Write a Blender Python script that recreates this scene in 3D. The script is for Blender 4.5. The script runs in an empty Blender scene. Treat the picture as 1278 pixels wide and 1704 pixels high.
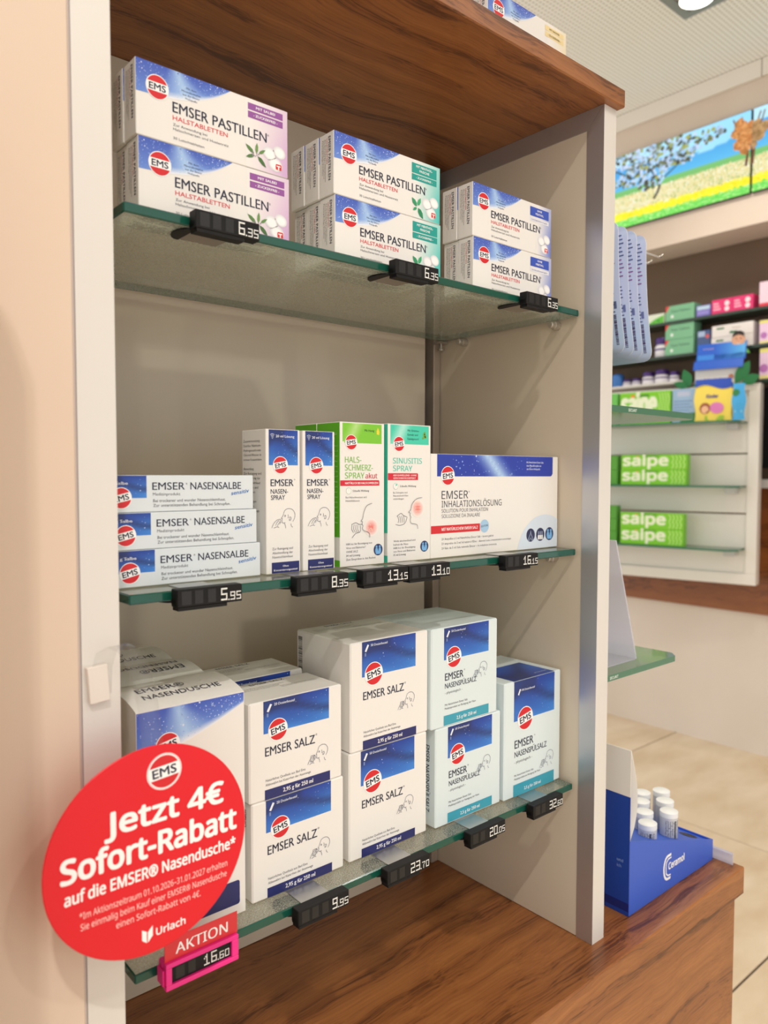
import bpy, bmesh, math, random, os
from mathutils import Vector, Matrix
random.seed(7)
sc = bpy.context.scene
COL = sc.collection

# ------------------------------------------------------------------ camera
CAM_POS = (-0.1975, -0.4918, 1.2656)
YAW, PITCH, ROLL, FPX = -40.5656, -2.7661, 0.0735, 1261.67
cd = bpy.data.cameras.new('camera'); cam = bpy.data.objects.new('camera', cd); COL.objects.link(cam)
cd.sensor_fit = 'VERTICAL'; cd.sensor_height = 36.0; cd.lens = 36.0 * FPX / 1704.0
cd.clip_start = 0.01; cd.clip_end = 60
cam.matrix_world = (Matrix.Translation(CAM_POS) @ Matrix.Rotation(math.radians(YAW), 4, 'Z')
                    @ Matrix.Rotation(math.radians(90 + PITCH), 4, 'X') @ Matrix.Rotation(math.radians(ROLL), 4, 'Z'))
cd.dof.use_dof = True; cd.dof.focus_distance = 0.70; cd.dof.aperture_fstop = 7.5
sc.camera = cam

# ------------------------------------------------------------------ light
def srgb(r, g=None, b=None):
    if g is None: r, g, b = r
    f = lambda c: c / 12.92 if c <= 0.04045 else ((c + 0.055) / 1.055) ** 2.4
    return (f(r / 255), f(g / 255), f(b / 255))
w = bpy.data.worlds.new('world'); sc.world = w; w.use_nodes = True
bg = w.node_tree.nodes['Background']; bg.inputs[0].default_value = (1.0, 0.98, 0.95, 1); bg.inputs[1].default_value = 1.28
def lamp(name, loc, power, radius=0.06, color=(1, 0.94, 0.86), spot=None, blend=0.6, target=None):
    l = bpy.data.lights.new(name, 'SPOT'); l.energy = power; l.color = color
    l.shadow_soft_size = radius; l.spot_size = math.radians(spot or 120); l.spot_blend = blend
    o = bpy.data.objects.new(name, l); COL.objects.link(o); o.location = loc
    if target: o.rotation_euler = (Vector(target) - Vector(loc)).to_track_quat('-Z', 'Y').to_euler()
    return o
CEIL = 2.985
for x, y, p, rad in ((-0.62, -1.25, 44, 0.02), (-0.575, -1.25, 34, 0.02), (-1.5, -2.4, 24, 0.05), (0.5, -1.7, 30, 0.05), (1.8, -1.5, 30, 0.05),
                     (-0.4, -2.9, 24, 0.05), (1.2, -2.9, 24, 0.05), (1.5, 0.2, 32, 0.05), (2.478, 0.912, 34, 0.05)):
    lamp('ceiling_light', (x, y, CEIL - 0.06), p, rad, spot=140, blend=0.8)
vs = sc.view_settings
vs.view_transform = 'Standard'; vs.look = 'None'; vs.gamma = 1.0; vs.use_curve_mapping = False; vs.exposure = -0.1

# ------------------------------------------------------------------ materials
MATS = {}
def mat(name, col=(200, 200, 200), rough=0.5, metal=0.0, spec=0.5, alpha=None, emit=None):
    if name in MATS: return MATS[name]
    m = bpy.data.materials.new(name); m.use_nodes = True
    b = m.node_tree.nodes['Principled BSDF']
    b.inputs['Base Color'].default_value = (*srgb(col), 1); b.inputs['Roughness'].default_value = rough
    b.inputs['Metallic'].default_value = metal; b.inputs['Specular IOR Level'].default_value = spec
    if alpha is not None: b.inputs['Alpha'].default_value = alpha
    if emit:
        b.inputs['Emission Color'].default_value = (*srgb(emit[0]), 1); b.inputs['Emission Strength'].default_value = emit[1]
    MATS[name] = m
    return m
def nodes(m):
    return m.node_tree.nodes, m.node_tree.links, m.node_tree.nodes['Principled BSDF']
def noise_tint(m, c1, c2, scale=6.0, stretch=(1, 1, 1), detail=4, bump=0.0, ramp=(0.35, 0.65)):
    n, l, b = nodes(m)
    tc = n.new('ShaderNodeTexCoord'); mp = n.new('ShaderNodeMapping'); mp.inputs['Scale'].default_value = stretch
    nz = n.new('ShaderNodeTexNoise'); nz.inputs['Scale'].default_value = scale; nz.inputs['Detail'].default_value = detail
    rp = n.new('ShaderNodeValToRGB'); e = rp.color_ramp.elements
    e[0].position, e[1].position = ramp; e[0].color = (*srgb(c1), 1); e[1].color = (*srgb(c2), 1)
    l.new(tc.outputs['Object'], mp.inputs[0]); l.new(mp.outputs[0], nz.inputs[0]); l.new(nz.outputs[0], rp.inputs[0]); l.new(rp.outputs[0], b.inputs['Base Color'])
    if bump:
        bp = n.new('ShaderNodeBump'); bp.inputs['Strength'].default_value = bump; bp.inputs['Distance'].default_value = 0.001
        l.new(nz.outputs[0], bp.inputs['Height']); l.new(bp.outputs[0], b.inputs['Normal'])
    return m
def wood(name, dark, mid, light, rough=0.35, across=34.0, along='x'):
    """veneer with the grain along X: wavering growth bands, fine dark pores"""
    m = mat(name, mid, rough); n, l, b = nodes(m)
    tc = n.new('ShaderNodeTexCoord')
    mw = n.new('ShaderNodeMapping'); mw.inputs['Scale'].default_value = (2.4, 4.0, 4.0)
    wob = n.new('ShaderNodeTexNoise'); wob.inputs['Scale'].default_value = 1.6; wob.inputs['Detail'].default_value = 3
    add = n.new('ShaderNodeMixRGB'); add.blend_type = 'ADD'; add.inputs[0].default_value = 0.06
    mp = n.new('ShaderNodeMapping'); mp.inputs['Scale'].default_value = (0.5, across, across) if along == 'x' else (across, 0.5, across)
    big = n.new('ShaderNodeTexNoise'); big.inputs['Scale'].default_value = 1.5; big.inputs['Detail'].default_value = 2; big.inputs['Roughness'].default_value = 0.5
    mf = n.new('ShaderNodeMapping'); mf.inputs['Scale'].default_value = (5.0, across * 9, across * 9) if along == 'x' else (across * 9, 5.0, across * 9)
    fine = n.new('ShaderNodeTexNoise'); fine.inputs['Scale'].default_value = 1.6; fine.inputs['Detail'].default_value = 4; fine.inputs['Roughness'].default_value = 0.65
    mx = n.new('ShaderNodeMixRGB'); mx.inputs[0].default_value = 0.46
    rp = n.new('ShaderNodeValToRGB'); e = rp.color_ramp.elements
    e[0].position = 0.37; e[0].color = (*srgb(dark), 1); e[1].position = 0.66; e[1].color = (*srgb(light), 1)
    k = e.new(0.46); k.color = (*srgb(mid), 1)
    l.new(tc.outputs['Object'], mw.inputs[0]); l.new(mw.outputs[0], wob.inputs[0])
    l.new(tc.outputs['Object'], add.inputs[1]); l.new(wob.outputs['Color'], add.inputs[2])
    l.new(add.outputs[0], mp.inputs[0]); l.new(add.outputs[0], mf.inputs[0])
    l.new(mp.outputs[0], big.inputs[0]); l.new(mf.outputs[0], fine.inputs[0])
    l.new(big.outputs[0], mx.inputs[1]); l.new(fine.outputs[0], mx.inputs[2]); l.new(mx.outputs[0], rp.inputs[0]); l.new(rp.outputs[0], b.inputs['Base Color'])
    return m
def attr_mat(name, rough=0.4, emit=0.0):
    m = mat(name, (255, 255, 255), rough); n, l, b = nodes(m)
    a = n.new('ShaderNodeAttribute'); a.attribute_name = 'ink'
    if emit:
        b.inputs['Base Color'].default_value = (0.01, 0.01, 0.01, 1)
        l.new(a.outputs['Color'], b.inputs['Emission Color']); b.inputs['Emission Strength'].default_value = emit
    else: l.new(a.outputs['Color'], b.inputs['Base Color'])
    return m
def glass_mat(name, tint, body, mixd=0.4, speck=0.0, gloss=1.0):
    m = bpy.data.materials.new(name); m.use_nodes = True; n = m.node_tree.nodes; l = m.node_tree.links; n.clear()
    out = n.new('ShaderNodeOutputMaterial'); tr = n.new('ShaderNodeBsdfTransparent'); tr.inputs[0].default_value = (*srgb(tint), 1)
    df = n.new('ShaderNodeBsdfDiffuse'); df.inputs[0].default_value = (*srgb(body), 1)
    gl = n.new('ShaderNodeBsdfGlossy'); gl.inputs['Roughness'].default_value = 0.06
    m1 = n.new('ShaderNodeMixShader'); m2 = n.new('ShaderNodeMixShader'); lw = n.new('ShaderNodeLayerWeight'); lw.inputs[0].default_value = 0.5; pw = n.new('ShaderNodeMath'); pw.operation = 'POWER'; pw.inputs[1].default_value = 5.0; fr = n.new('ShaderNodeMath'); fr.operation = 'MULTIPLY_ADD'; fr.inputs[1].default_value = 0.9; fr.inputs[2].default_value = 0.045; l.new(lw.outputs['Facing'], pw.inputs[0]); l.new(pw.outputs[0], fr.inputs[0])
    m1.inputs[0].default_value = mixd
    if speck:
        tc = n.new('ShaderNodeTexCoord'); nz = n.new('ShaderNodeTexNoise'); nz.inputs['Scale'].default_value = 900; nz.inputs['Detail'].default_value = 1
        mr = n.new('ShaderNodeMapRange'); mr.inputs[1].default_value = 0.35; mr.inputs[2].default_value = 0.65
        mr.inputs[3].default_value = max(0, mixd - speck); mr.inputs[4].default_value = mixd + speck
        l.new(tc.outputs['Object'], nz.inputs[0]); l.new(nz.outputs[0], mr.inputs[0]); l.new(mr.outputs[0], m1.inputs[0])
    tl = n.new('ShaderNodeBsdfTranslucent'); tl.inputs[0].default_value = (*srgb(body), 1); m3 = n.new('ShaderNodeMixShader'); m3.inputs[0].default_value = 0.45
    l.new(df.outputs[0], m3.inputs[1]); l.new(tl.outputs[0], m3.inputs[2])
    l.new(tr.outputs[0], m1.inputs[1]); l.new(m3.outputs[0], m1.inputs[2]); gm = n.new('ShaderNodeMath'); gm.operation = 'MULTIPLY'; gm.inputs[1].default_value = gloss; l.new(fr.outputs[0], gm.inputs[0]); l.new(gm.outputs[0], m2.inputs[0])
    l.new(m1.outputs[0], m2.inputs[1]); l.new(gl.outputs[0], m2.inputs[2]); l.new(m2.outputs[0], out.inputs[0])
    MATS[name] = m
    return m
INK = attr_mat('printed_ink', 0.42)
SCREEN = attr_mat('screen_picture', 0.3, emit=1.2)
CARTON = mat('white_carton', (238, 235, 230), 0.45)
CARTON_BLUE = mat('pale_blue_carton', (222, 234, 236), 0.42)
TAUPE = noise_tint(mat('taupe_laminate', (208, 194, 174), 0.42), (204, 190, 170), (213, 200, 181), 3, (1, 1, 1), 3)
ALU = mat('satin_aluminium', (196, 196, 200), 0.34, metal=0.75)
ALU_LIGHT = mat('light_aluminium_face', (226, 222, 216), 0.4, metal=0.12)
WALNUT = wood('walnut_veneer', (92, 52, 26), (142, 87, 46), (172, 112, 62), across=30.0)
WOOD_FAR = wood('brown_wood_front', (92, 50, 24), (134, 78, 38), (150, 92, 48), along='y', across=10.0)
SHELF_EDGE = mat('green_glass_edge', (22, 82, 68), 0.12)
CLEAR = glass_mat('clear_plastic', (252, 252, 252), (240, 240, 240), 0.03, gloss=0.25)
ACRYLIC = glass_mat('milky_acrylic', (240, 240, 246), (238, 238, 248), 0.66)
BLACK = mat('black_plastic', (15, 15, 17), 0.55, spec=0.3)
MATRIX = mat('display_matrix', (14, 14, 15), 0.5)
METAL = mat('brushed_metal_plate', (190, 190, 188), 0.32, metal=0.9)
CREAM = noise_tint(mat('cream_wall_paint', (226, 204, 184), 0.6), (223, 200, 180), (229, 208, 188), 2.5)

# ------------------------------------------------------------------ mesh helpers
def obj(name, me, m=None, parent=None, loc=None):
    o = bpy.data.objects.new(name, me)
    if m is not None and not me.materials:
        for x in (m if isinstance(m, (list, tuple)) else [m]): me.materials.append(x)
    COL.objects.link(o)
    if parent: o.parent = parent
    if loc: o.location = loc
    return o
def tag(o, label, cat, group=None, kind=None):
    if label: o['label'] = label
    if cat: o['category'] = cat
    if group: o['group'] = group
    if kind: o['kind'] = kind
    return o
def empty(name, loc=(0, 0, 0), rotz=0.0):
    o = bpy.data.objects.new(name, None); COL.objects.link(o); o.location = loc; o.rotation_euler = (0, 0, rotz); o.empty_display_size = 0.02
    return o
def fin(bm, name='m', smooth=False):
    me = bpy.data.meshes.new(name); bm.normal_update(); bm.to_mesh(me); bm.free()
    if smooth:
        for p in me.polygons: p.use_smooth = True
    return me
def add_box(bm, x0, x1, y0, y1, z0, z1, bev=0.0, seg=1, mi=0):
    vs_ = [bm.verts.new(p) for p in ((x0, y0, z0), (x1, y0, z0), (x1, y1, z0), (x0, y1, z0), (x0, y0, z1), (x1, y0, z1), (x1, y1, z1), (x0, y1, z1))]
    fs = [bm.faces.new([vs_[i] for i in q]) for q in ((3, 2, 1, 0), (4, 5, 6, 7), (0, 1, 5, 4), (1, 2, 6, 5), (2, 3, 7, 6), (3, 0, 4, 7))]
    for f in fs: f.material_index = mi
    if bev:
        es = list({e for f in fs for e in f.edges})
        bmesh.ops.bevel(bm, geom=es, offset=bev, segments=seg, affect='EDGES', profile=0.5)
def box_me(x0, x1, y0, y1, z0, z1, bev=0.0, seg=1):
    bm = bmesh.new(); add_box(bm, x0, x1, y0, y1, z0, z1, bev, seg); return fin(bm)
def bx(name, m, x0, x1, y0, y1, z0, z1, bev=0.0, parent=None, seg=1):
    return obj(name, box_me(x0, x1, y0, y1, z0, z1, bev, seg), m, parent)
def prism(bm, pts, ax, a0, a1, mi=0):
    """polygon pts (2D) extruded along axis ax from a0 to a1; ax='x': pts=(y,z); 'y': (x,z); 'z': (x,y)"""
    f3 = {'x': lambda p, a: (a, p[0], p[1]), 'y': lambda p, a: (p[0], a, p[1]), 'z': lambda p, a: (p[0], p[1], a)}[ax]
    A = [bm.verts.new(f3(p, a0)) for p in pts]; B = [bm.verts.new(f3(p, a1)) for p in pts]
    fs = [bm.faces.new(A), bm.faces.new(B[::-1])]
    for i in range(len(pts)):
        j = (i + 1) % len(pts); fs.append(bm.faces.new((A[j], A[i], B[i], B[j])))
    for f in fs: f.material_index = mi
    bmesh.ops.recalc_face_normals(bm, faces=fs)
    return fs
def lathe(bm, prof, n=24, axis='z', c=(0, 0, 0), mi=0):
    rings = []
    for r, h in prof:
        ring = []
        for i in range(n):
            a = 2 * math.pi * i / n; p = (r * math.cos(a), r * math.sin(a), h)
            if axis == 'x': p = (h, p[0], p[1])
            if axis == 'y': p = (p[0], h, p[1])
            ring.append(bm.verts.new((p[0] + c[0], p[1] + c[1], p[2] + c[2])))
        rings.append(ring)
    fs = []
    for a, b in zip(rings, rings[1:]):
        for i in range(n): fs.append(bm.faces.new((a[i], a[(i + 1) % n], b[(i + 1) % n], b[i])))
    fs.append(bm.faces.new(rings[0][::-1])); fs.append(bm.faces.new(rings[-1]))
    for f in fs: f.material_index = mi
    bmesh.ops.recalc_face_normals(bm, faces=fs)
def tube(bm, pts, r, n=8):
    pts = [Vector(p) for p in pts]; rings = []
    for i, p in enumerate(pts):
        d = (pts[min(i + 1, len(pts) - 1)] - pts[max(i - 1, 0)]).normalized()
        u = d.orthogonal().normalized(); v = d.cross(u)
        if rings:
            pu = prev_u - d * prev_u.dot(d); u = pu.normalized(); v = d.cross(u)
        prev_u = u
        rings.append([bm.verts.new(p + (u * math.cos(2 * math.pi * k / n) + v * math.sin(2 * math.pi * k / n)) * r) for k in range(n)])
    fs = []
    for a, b in zip(rings, rings[1:]):
        for k in range(n): fs.append(bm.faces.new((a[k], a[(k + 1) % n], b[(k + 1) % n], b[k])))
    fs.append(bm.faces.new(rings[0][::-1])); fs.append(bm.faces.new(rings[-1]))
    bmesh.ops.recalc_face_normals(bm, faces=fs)
def smooth_by_angle(me, ang=40):
    for p in me.polygons: p.use_smooth = True
    try: me.set_sharp_from_angle(angle=math.radians(ang))
    except Exception: pass
    return me
def dup(root, loc, rotz=0.0, label=None, group=None):
    r = root.copy(); COL.objects.link(r); r.location = loc; r.rotation_euler = (0, 0, rotz)
    if label: r['label'] = label
    if group: r['group'] = group
    for ch in list(root.children):
        c = ch.copy(); COL.objects.link(c); c.parent = r
        for g in list(ch.children):
            d = g.copy(); COL.objects.link(d); d.parent = c
    return r

# ------------------------------------------------------------------ flat print
TXT = {}
def sans_font():
    p = os.path.join(bpy.utils.resource_path('LOCAL'), 'datafiles', 'fonts', 'NotoSansHebrew-Regular.woff2')
    try: return bpy.data.fonts.load(p) if os.path.exists(p) else None
    except Exception: return None
SANS = sans_font()
def text_geo(s, font=None, bold=0.0, res=2):
    key = (s, font.name if font else '', round(bold, 3), res)
    if key in TXT: return TXT[key]
    c = bpy.data.curves.new('t', 'FONT'); c.body = s; c.resolution_u = res; c.offset = bold
    if font: c.font = font
    o = bpy.data.objects.new('t', c); COL.objects.link(o)
    dg = bpy.context.evaluated_depsgraph_get(); e = o.evaluated_get(dg); me = e.to_mesh()
    v = [(p.co.x, p.co.y) for p in me.vertices]; f = [tuple(p.vertices) for p in me.polygons]
    e.to_mesh_clear(); bpy.data.objects.remove(o); bpy.data.curves.remove(c)
    if not v: v = [(0, 0)]
    TXT[key] = (v, f, min(p[0] for p in v), max(p[0] for p in v))
    return TXT[key]
CAPH = {}
def cap_height(font, bold):
    k = (font.name if font else '', round(bold, 3))
    if k not in CAPH:
        v = text_geo('H', font, bold)[0]; CAPH[k] = max(p[1] for p in v)
    return CAPH[k]
WHITE, NAVY, RED, GREY, DBLUE = (250, 250, 250), (30, 34, 62), (214, 30, 40), (96, 96, 104), (34, 40, 104)
class Pr:
    """flat print, laid out in millimetres; +u right, +v up; each layer lies a hair above the one below"""
    def __init__(s): s.v, s.f, s.c, s.k = [], [], [], []
    def poly(s, pts, col, layer=0, cols=None):
        i = len(s.v); s.v += [(p[0], p[1], layer) for p in pts]; s.f.append(tuple(range(i, i + len(pts))))
        s.c += [srgb(c) for c in cols] if cols else [srgb(col)] * len(pts)
    def rect(s, x0, y0, x1, y1, col, layer=0, r=0.0, corners='bl br tr tl', skew=0.0):
        pts = []
        for nm, cx, cy, a0 in (('bl', x0, y0, 180), ('br', x1, y0, 270), ('tr', x1, y1, 0), ('tl', x0, y1, 90)):
            if r and nm in corners:
                ox = cx + (r if 'l' in nm else -r); oy = cy + (r if 'b' in nm else -r)
                pts += [(ox + r * math.cos(math.radians(a0 + 90 * k / 4)), oy + r * math.sin(math.radians(a0 + 90 * k / 4))) for k in range(5)]
            else: pts.append((cx, cy))
        s.poly(pts, col, layer)
    def disc(s, x, y, r, col, layer=0, n=32, ry=None, rot=0.0):
        ry = ry or r; c, d = math.cos(rot), math.sin(rot); pts = []
        for k in range(n):
            a = 2 * math.pi * k / n; px, py = r * math.cos(a), ry * math.sin(a); pts.append((x + px * c - py * d, y + px * d + py * c))
        s.poly(pts, col, layer)
    def stroke(s, pts, w, col, layer=2):
        for i in range(len(pts) - 1):
            (x0, y0), (x1, y1) = pts[i], pts[i + 1]; L = math.hypot(x1 - x0, y1 - y0) or 1e-6
            nx, ny = -(y1 - y0) / L * w / 2, (x1 - x0) / L * w / 2; ex, ey = (x1 - x0) / L * w / 3, (y1 - y0) / L * w / 3
            s.poly([(x0 + nx - ex, y0 + ny - ey), (x0 - nx - ex, y0 - ny - ey), (x1 - nx + ex, y1 - ny + ey), (x1 + nx + ex, y1 + ny + ey)], col, layer + 0.12 * (i % 4))
    def curve(s, pts, w, col, layer=2, n=5):
        P = [pts[0]] + list(pts) + [pts[-1]]; out = []
        for i in range(1, len(P) - 2):
            for k in range(n):
                t = k / n; a, b, c, d = P[i - 1], P[i], P[i + 1], P[i + 2]
                out.append(tuple(0.5 * (2 * b[j] + (c[j] - a[j]) * t + (2 * a[j] - 5 * b[j] + 4 * c[j] - d[j]) * t * t + (3 * b[j] - a[j] - 3 * c[j] + d[j]) * t ** 3) for j in (0, 1)))
        out.append(tuple(P[-2])); s.stroke(out, w, col, layer)
    def text(s, t, x, y, cap, col, layer=2, w=None, align='l', rot=0.0, bold=0.0, font=None, res=2, shear=0.0):
        v, f, x0, x1 = text_geo(t, font, 0, res); k = cap / cap_height(font, 0); kx = k
        if w: kx = w / max(1e-6, x1 - x0)
        off = {'l': 0, 'c': -(x1 - x0) * kx / 2, 'r': -(x1 - x0) * kx}[align]
        c, d = math.cos(rot), math.sin(rot)
        strikes = [(0, 0)] if not bold else [(-bold, 0), (bold, 0)]      # heavier type: the same letters struck again, slightly shifted
        if bold >= 0.018: strikes = [(bold * math.cos(math.pi * a / 3), bold * math.sin(math.pi * a / 3)) for a in range(6)]
        for n_, (bx_, by_) in enumerate(strikes):
            i = len(s.v)
            for p in v:
                px, py = (p[0] - x0) * kx + off + bx_ * k, (p[1] + by_) * k; px += py * shear
                s.v.append((x + px * c - py * d, y + px * d + py * c, layer + 0.12 * n_))
            s.f += [tuple(j + i for j in q) for q in f]; s.c += [srgb(col)] * len(v)
    def grid(s, x0, x1, nx, lo, hi, ny, fn, layer=0):
        """columns between curves lo(u), hi(u), coloured by fn(x, y, a, b)"""
        for i in range(nx):
            ua, ub = x0 + (x1 - x0) * i / nx, x0 + (x1 - x0) * (i + 1) / nx
            for j in range(ny):
                q = []
                for u, a in ((ua, i / nx), (ub, (i + 1) / nx)):
                    for b in (j / ny, (j + 1) / ny): q.append((u, lo(u) + (hi(u) - lo(u)) * b, a, b))
                q = [q[0], q[2], q[3], q[1]]
                s.poly([p[:2] for p in q], None, layer, [fn(*p) for p in q])
    def logo(s, x, y, r, tilt=0.0, layer=2, ring=WHITE):
        s.disc(x, y, r, ring, layer, 40); s.disc(x, y, r * 0.93, RED, layer + 1, 40)
        h = 0.36 * r; e = math.sqrt((0.93 * r) ** 2 - h * h); a0 = math.asin(h / (0.93 * r)); pts = []
        for k in range(9): a = -a0 + 2 * a0 * k / 8; pts.append((0.94 * r * math.cos(a), 0.94 * r * math.sin(a)))
        for k in range(9): a = math.pi - a0 + 2 * a0 * k / 8; pts.append((0.94 * r * math.cos(a), 0.94 * r * math.sin(a)))
        c, d = math.cos(tilt), math.sin(tilt)
        s.poly([(x + p[0] * c - p[1] * d, y + p[0] * d + p[1] * c) for p in pts], WHITE, layer + 2)
        q = 0.25 * r
        s.text('EMS', x + q * d, y - q * c, 2 * q, NAVY, layer + 3, w=1.44 * r, align='c', rot=tilt, bold=0.024, res=3)
    def build(s, name, parent, o, u, v, m=None, sc_=0.001, base=0.00012, step=0.00005):
        o, u, v = Vector(o), Vector(u), Vector(v); n = u.cross(v).normalized()
        me = bpy.data.meshes.new(name)
        me.from_pydata([o + u * p[0] * sc_ + v * p[1] * sc_ + n * (base + step * p[2]) for p in s.v], [], s.f)
        a = me.attributes.new('ink', 'FLOAT_COLOR', 'POINT')
        flat = []
        for c in s.c: flat += [c[0], c[1], c[2], 1.0]
        a.data.foreach_set('color', flat); me.update()
        return obj(name, me, m or INK, parent)
def lerp(a, b, t):
    t = max(0, min(1, t)); return tuple(a[i] + (b[i] - a[i]) * t for i in range(3))
FACES = {'front': lambda w, h, d: ((0, 0, 0), (1, 0, 0), (0, 0, 1)), 'side': lambda w, h, d: ((0, d, 0), (0, -1, 0), (0, 0, 1)),
         'top': lambda w, h, d: ((0, 0, h), (1, 0, 0), (0, 1, 0)), 'bottom': lambda w, h, d: ((0, d, 0), (1, 0, 0), (0, -1, 0))}
def carton(name, w, h, d, prints, m=CARTON, me=None, bev=0.0005):
    """a folding box: its own mesh (origin at the front left foot) with its print as children; sizes in metres"""
    r = obj(name, me or box_me(0, w, 0, d, 0, h, bev), m)
    for face, p in prints.items(): p.build(face + '_print', r, *FACES[face](w, h, d))
    return r
def bubbles(p, n, x0, x1, lo, hi, layer=1, rmin=0.12, rmax=0.4, col=(215, 228, 250)):
    for _ in range(n):
        x = random.uniform(x0, x1); a, b = lo(x), hi(x)
        if b - a < 1: continue
        y = a + (b - a) * random.random(); p.disc(x, y, random.uniform(rmin, rmax) * (1 if random.random() < 0.85 else 1.8), lerp((130, 165, 235), col, random.random()), layer, 6)

# ================================================================== the room
def structure(o): o['kind'] = 'structure'; return o
GROUT = mat('tile_joint', (92, 78, 64), 0.9)
STONE = noise_tint(mat('travertine_tile', (224, 205, 176), 0.35), (214, 192, 160), (233, 216, 190), 3.0, (1, 2.2, 1), 7, 0.05)
floor = structure(bx('floor', GROUT, -2.6, 3.4, -3.6, 2.7, -0.05, -0.004))
tile_me = box_me(0, 1.044, 0, 1.044, -0.02, 0.0, 0.0015); tile_me.materials.append(STONE)
for i in range(-4, 1):
    for j in range(-4, 3):
        x0, y0 = 2.413 + 1.05 * i, 0.325 + 1.05 * j
        if x0 + 1.05 < -2.6 or y0 > 2.6: continue
        t = obj('tile', tile_me, None, floor); t.location = (x0, y0, 0)
# ceiling: perforated acoustic board
CEILM = mat('perforated_ceiling', (240, 238, 230), 0.8); n, l, b = nodes(CEILM)
tc = n.new('ShaderNodeTexCoord'); mp = n.new('ShaderNodeMapping'); mp.inputs['Scale'].default_value = (55, 55, 1)
fr = n.new('ShaderNodeVectorMath'); fr.operation = 'FRACTION'; sb = n.new('ShaderNodeVectorMath'); sb.operation = 'SUBTRACT'; sb.inputs[1].default_value = (0.5, 0.5, 0)
ml = n.new('ShaderNodeVectorMath'); ml.operation = 'MULTIPLY'; ml.inputs[1].default_value = (1, 1, 0)
ln = n.new('ShaderNodeVectorMath'); ln.operation = 'LENGTH'; mr = n.new('ShaderNodeMapRange'); mr.inputs[1].default_value = 0.24; mr.inputs[2].default_value = 0.34
mxc = n.new('ShaderNodeMixRGB'); mxc.inputs[1].default_value = (*srgb(204, 200, 188), 1); mxc.inputs[2].default_value = (*srgb(250, 249, 244), 1)
for a_, b_ in ((tc.outputs['Object'], mp.inputs[0]), (mp.outputs[0], fr.inputs[0]), (fr.outputs[0], sb.inputs[0]), (sb.outputs[0], ml.inputs[0]), (ml.outputs[0], ln.inputs[0]),
               (ln.outputs['Value'], mr.inputs[0]), (mr.outputs[0], mxc.inputs[0]), (mxc.outputs[0], b.inputs['Base Color'])): l.new(a_, b_)
structure(bx('ceiling', CEILM, -2.6, 3.4, -3.6, 2.7, CEIL, CEIL + 0.06))
WARMWHITE = noise_tint(mat('warm_white_wall', (222, 212, 200), 0.65), (219, 208, 195), (226, 216, 205), 2)
BROWNWALL = noise_tint(mat('brown_wall_paint', (104, 84, 64), 0.7), (100, 80, 61), (108, 88, 68), 2)
BEIGE = noise_tint(mat('beige_bulkhead_paint', (216, 200, 184), 0.65), (213, 196, 180), (219, 204, 189), 2)
wr = structure(bx('wall_right', WARMWHITE, 3.30, 3.40, -3.6, 2.7, 0, 0.66))
structure(bx('wall_right_upper', BROWNWALL, 3.30, 3.40, -3.6, 2.7, 1.2, CEIL))
structure(bx('trim_1', BEIGE, 3.084, 3.30, -3.6, 2.6, 2.32, CEIL - 0.001))
trim2 = structure(empty('trim_2'))
for y0, y1 in ((-1.2, 0.932), (0.936, 2.55)):
    bx('cornice_board', mat('cornice_white', (232, 226, 216), 0.6), 3.068, 3.083, y0, y1, 2.912, CEIL - 0.002, 0.001, trim2)
# wooden counter front along the far wall
cf = empty('service_counter'); tag(cf, 'brown wooden counter front under a pale slab along the far wall', 'counter')
for y0, y1 in ((-0.6, 0.698), (0.702, 2.3)):
    bx('front_panel', WOOD_FAR, 3.272, 3.299, y0, y1, 0.645, 1.211, 0.001, cf)
bx('counter_slab', mat('pale_grey_slab', (206, 204, 202), 0.4), 3.20, 3.299, -0.6, 2.3, 1.212, 1.25, 0.002, cf)
# cream wall to the left of the cabinet
wl = structure(bx('wall_left', CREAM, -2.0, -0.0420, -0.0262, 0.3, 0, CEIL - 0.001, 0.0008))

pts = [(-0.60, 0.0), (-0.121, 0.0)] + [(-0.121 - 0.05 * (1 - math.cos(math.radians(90 * k / 8))), 1.475 + 0.05 * math.sin(math.radians(90 * k / 8))) for k in range(9)] + [(-0.60, 1.525)]
bm = bmesh.new(); prism(bm, pts, 'y', -0.152, -0.140); structure(obj('shadow_caster_left', fin(bm), CREAM))  # unseen rounded board, added to cast the shadow on the cream wall

# ================================================================== display cabinet
XR0, XR1, XL0, XL1, YF, YB, ZB, ZT = 0.503, 0.525, -0.0405, -0.017, -0.026, 0.2186, 0.75, 1.653
cab = empty('display_cabinet', (0, 0, ZB)); tag(cab, 'open display cabinet with aluminium-edged taupe sides and walnut top board', 'cabinet')
def cabpart(name, m, x0, x1, y0, y1, z0, z1, bev=0.0):
    o = bx(name, m, x0, x1, y0, y1, z0 - ZB, z1 - ZB, bev, cab); return o
cabpart('back_panel', TAUPE, -0.016, 0.4795, YB, YB + 0.008, ZB + 0.0005, ZT - 0.0005)
cabpart('gap_backing', mat('gap_shade', (52, 46, 40), 0.8), -0.016, 0.524, YB + 0.022, YB + 0.026, ZB + 0.0005, ZT - 0.0005)  # sheet behind the slot; the recess shade is put into its dark colour
cabpart('slot_rail', mat('rail_aluminium', (184, 168, 152), 0.4, metal=0.3), 0.4915, 0.5025, YB - 0.004, YB + 0.02, ZB + 0.0005, ZT - 0.0215, 0.0006)
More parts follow.
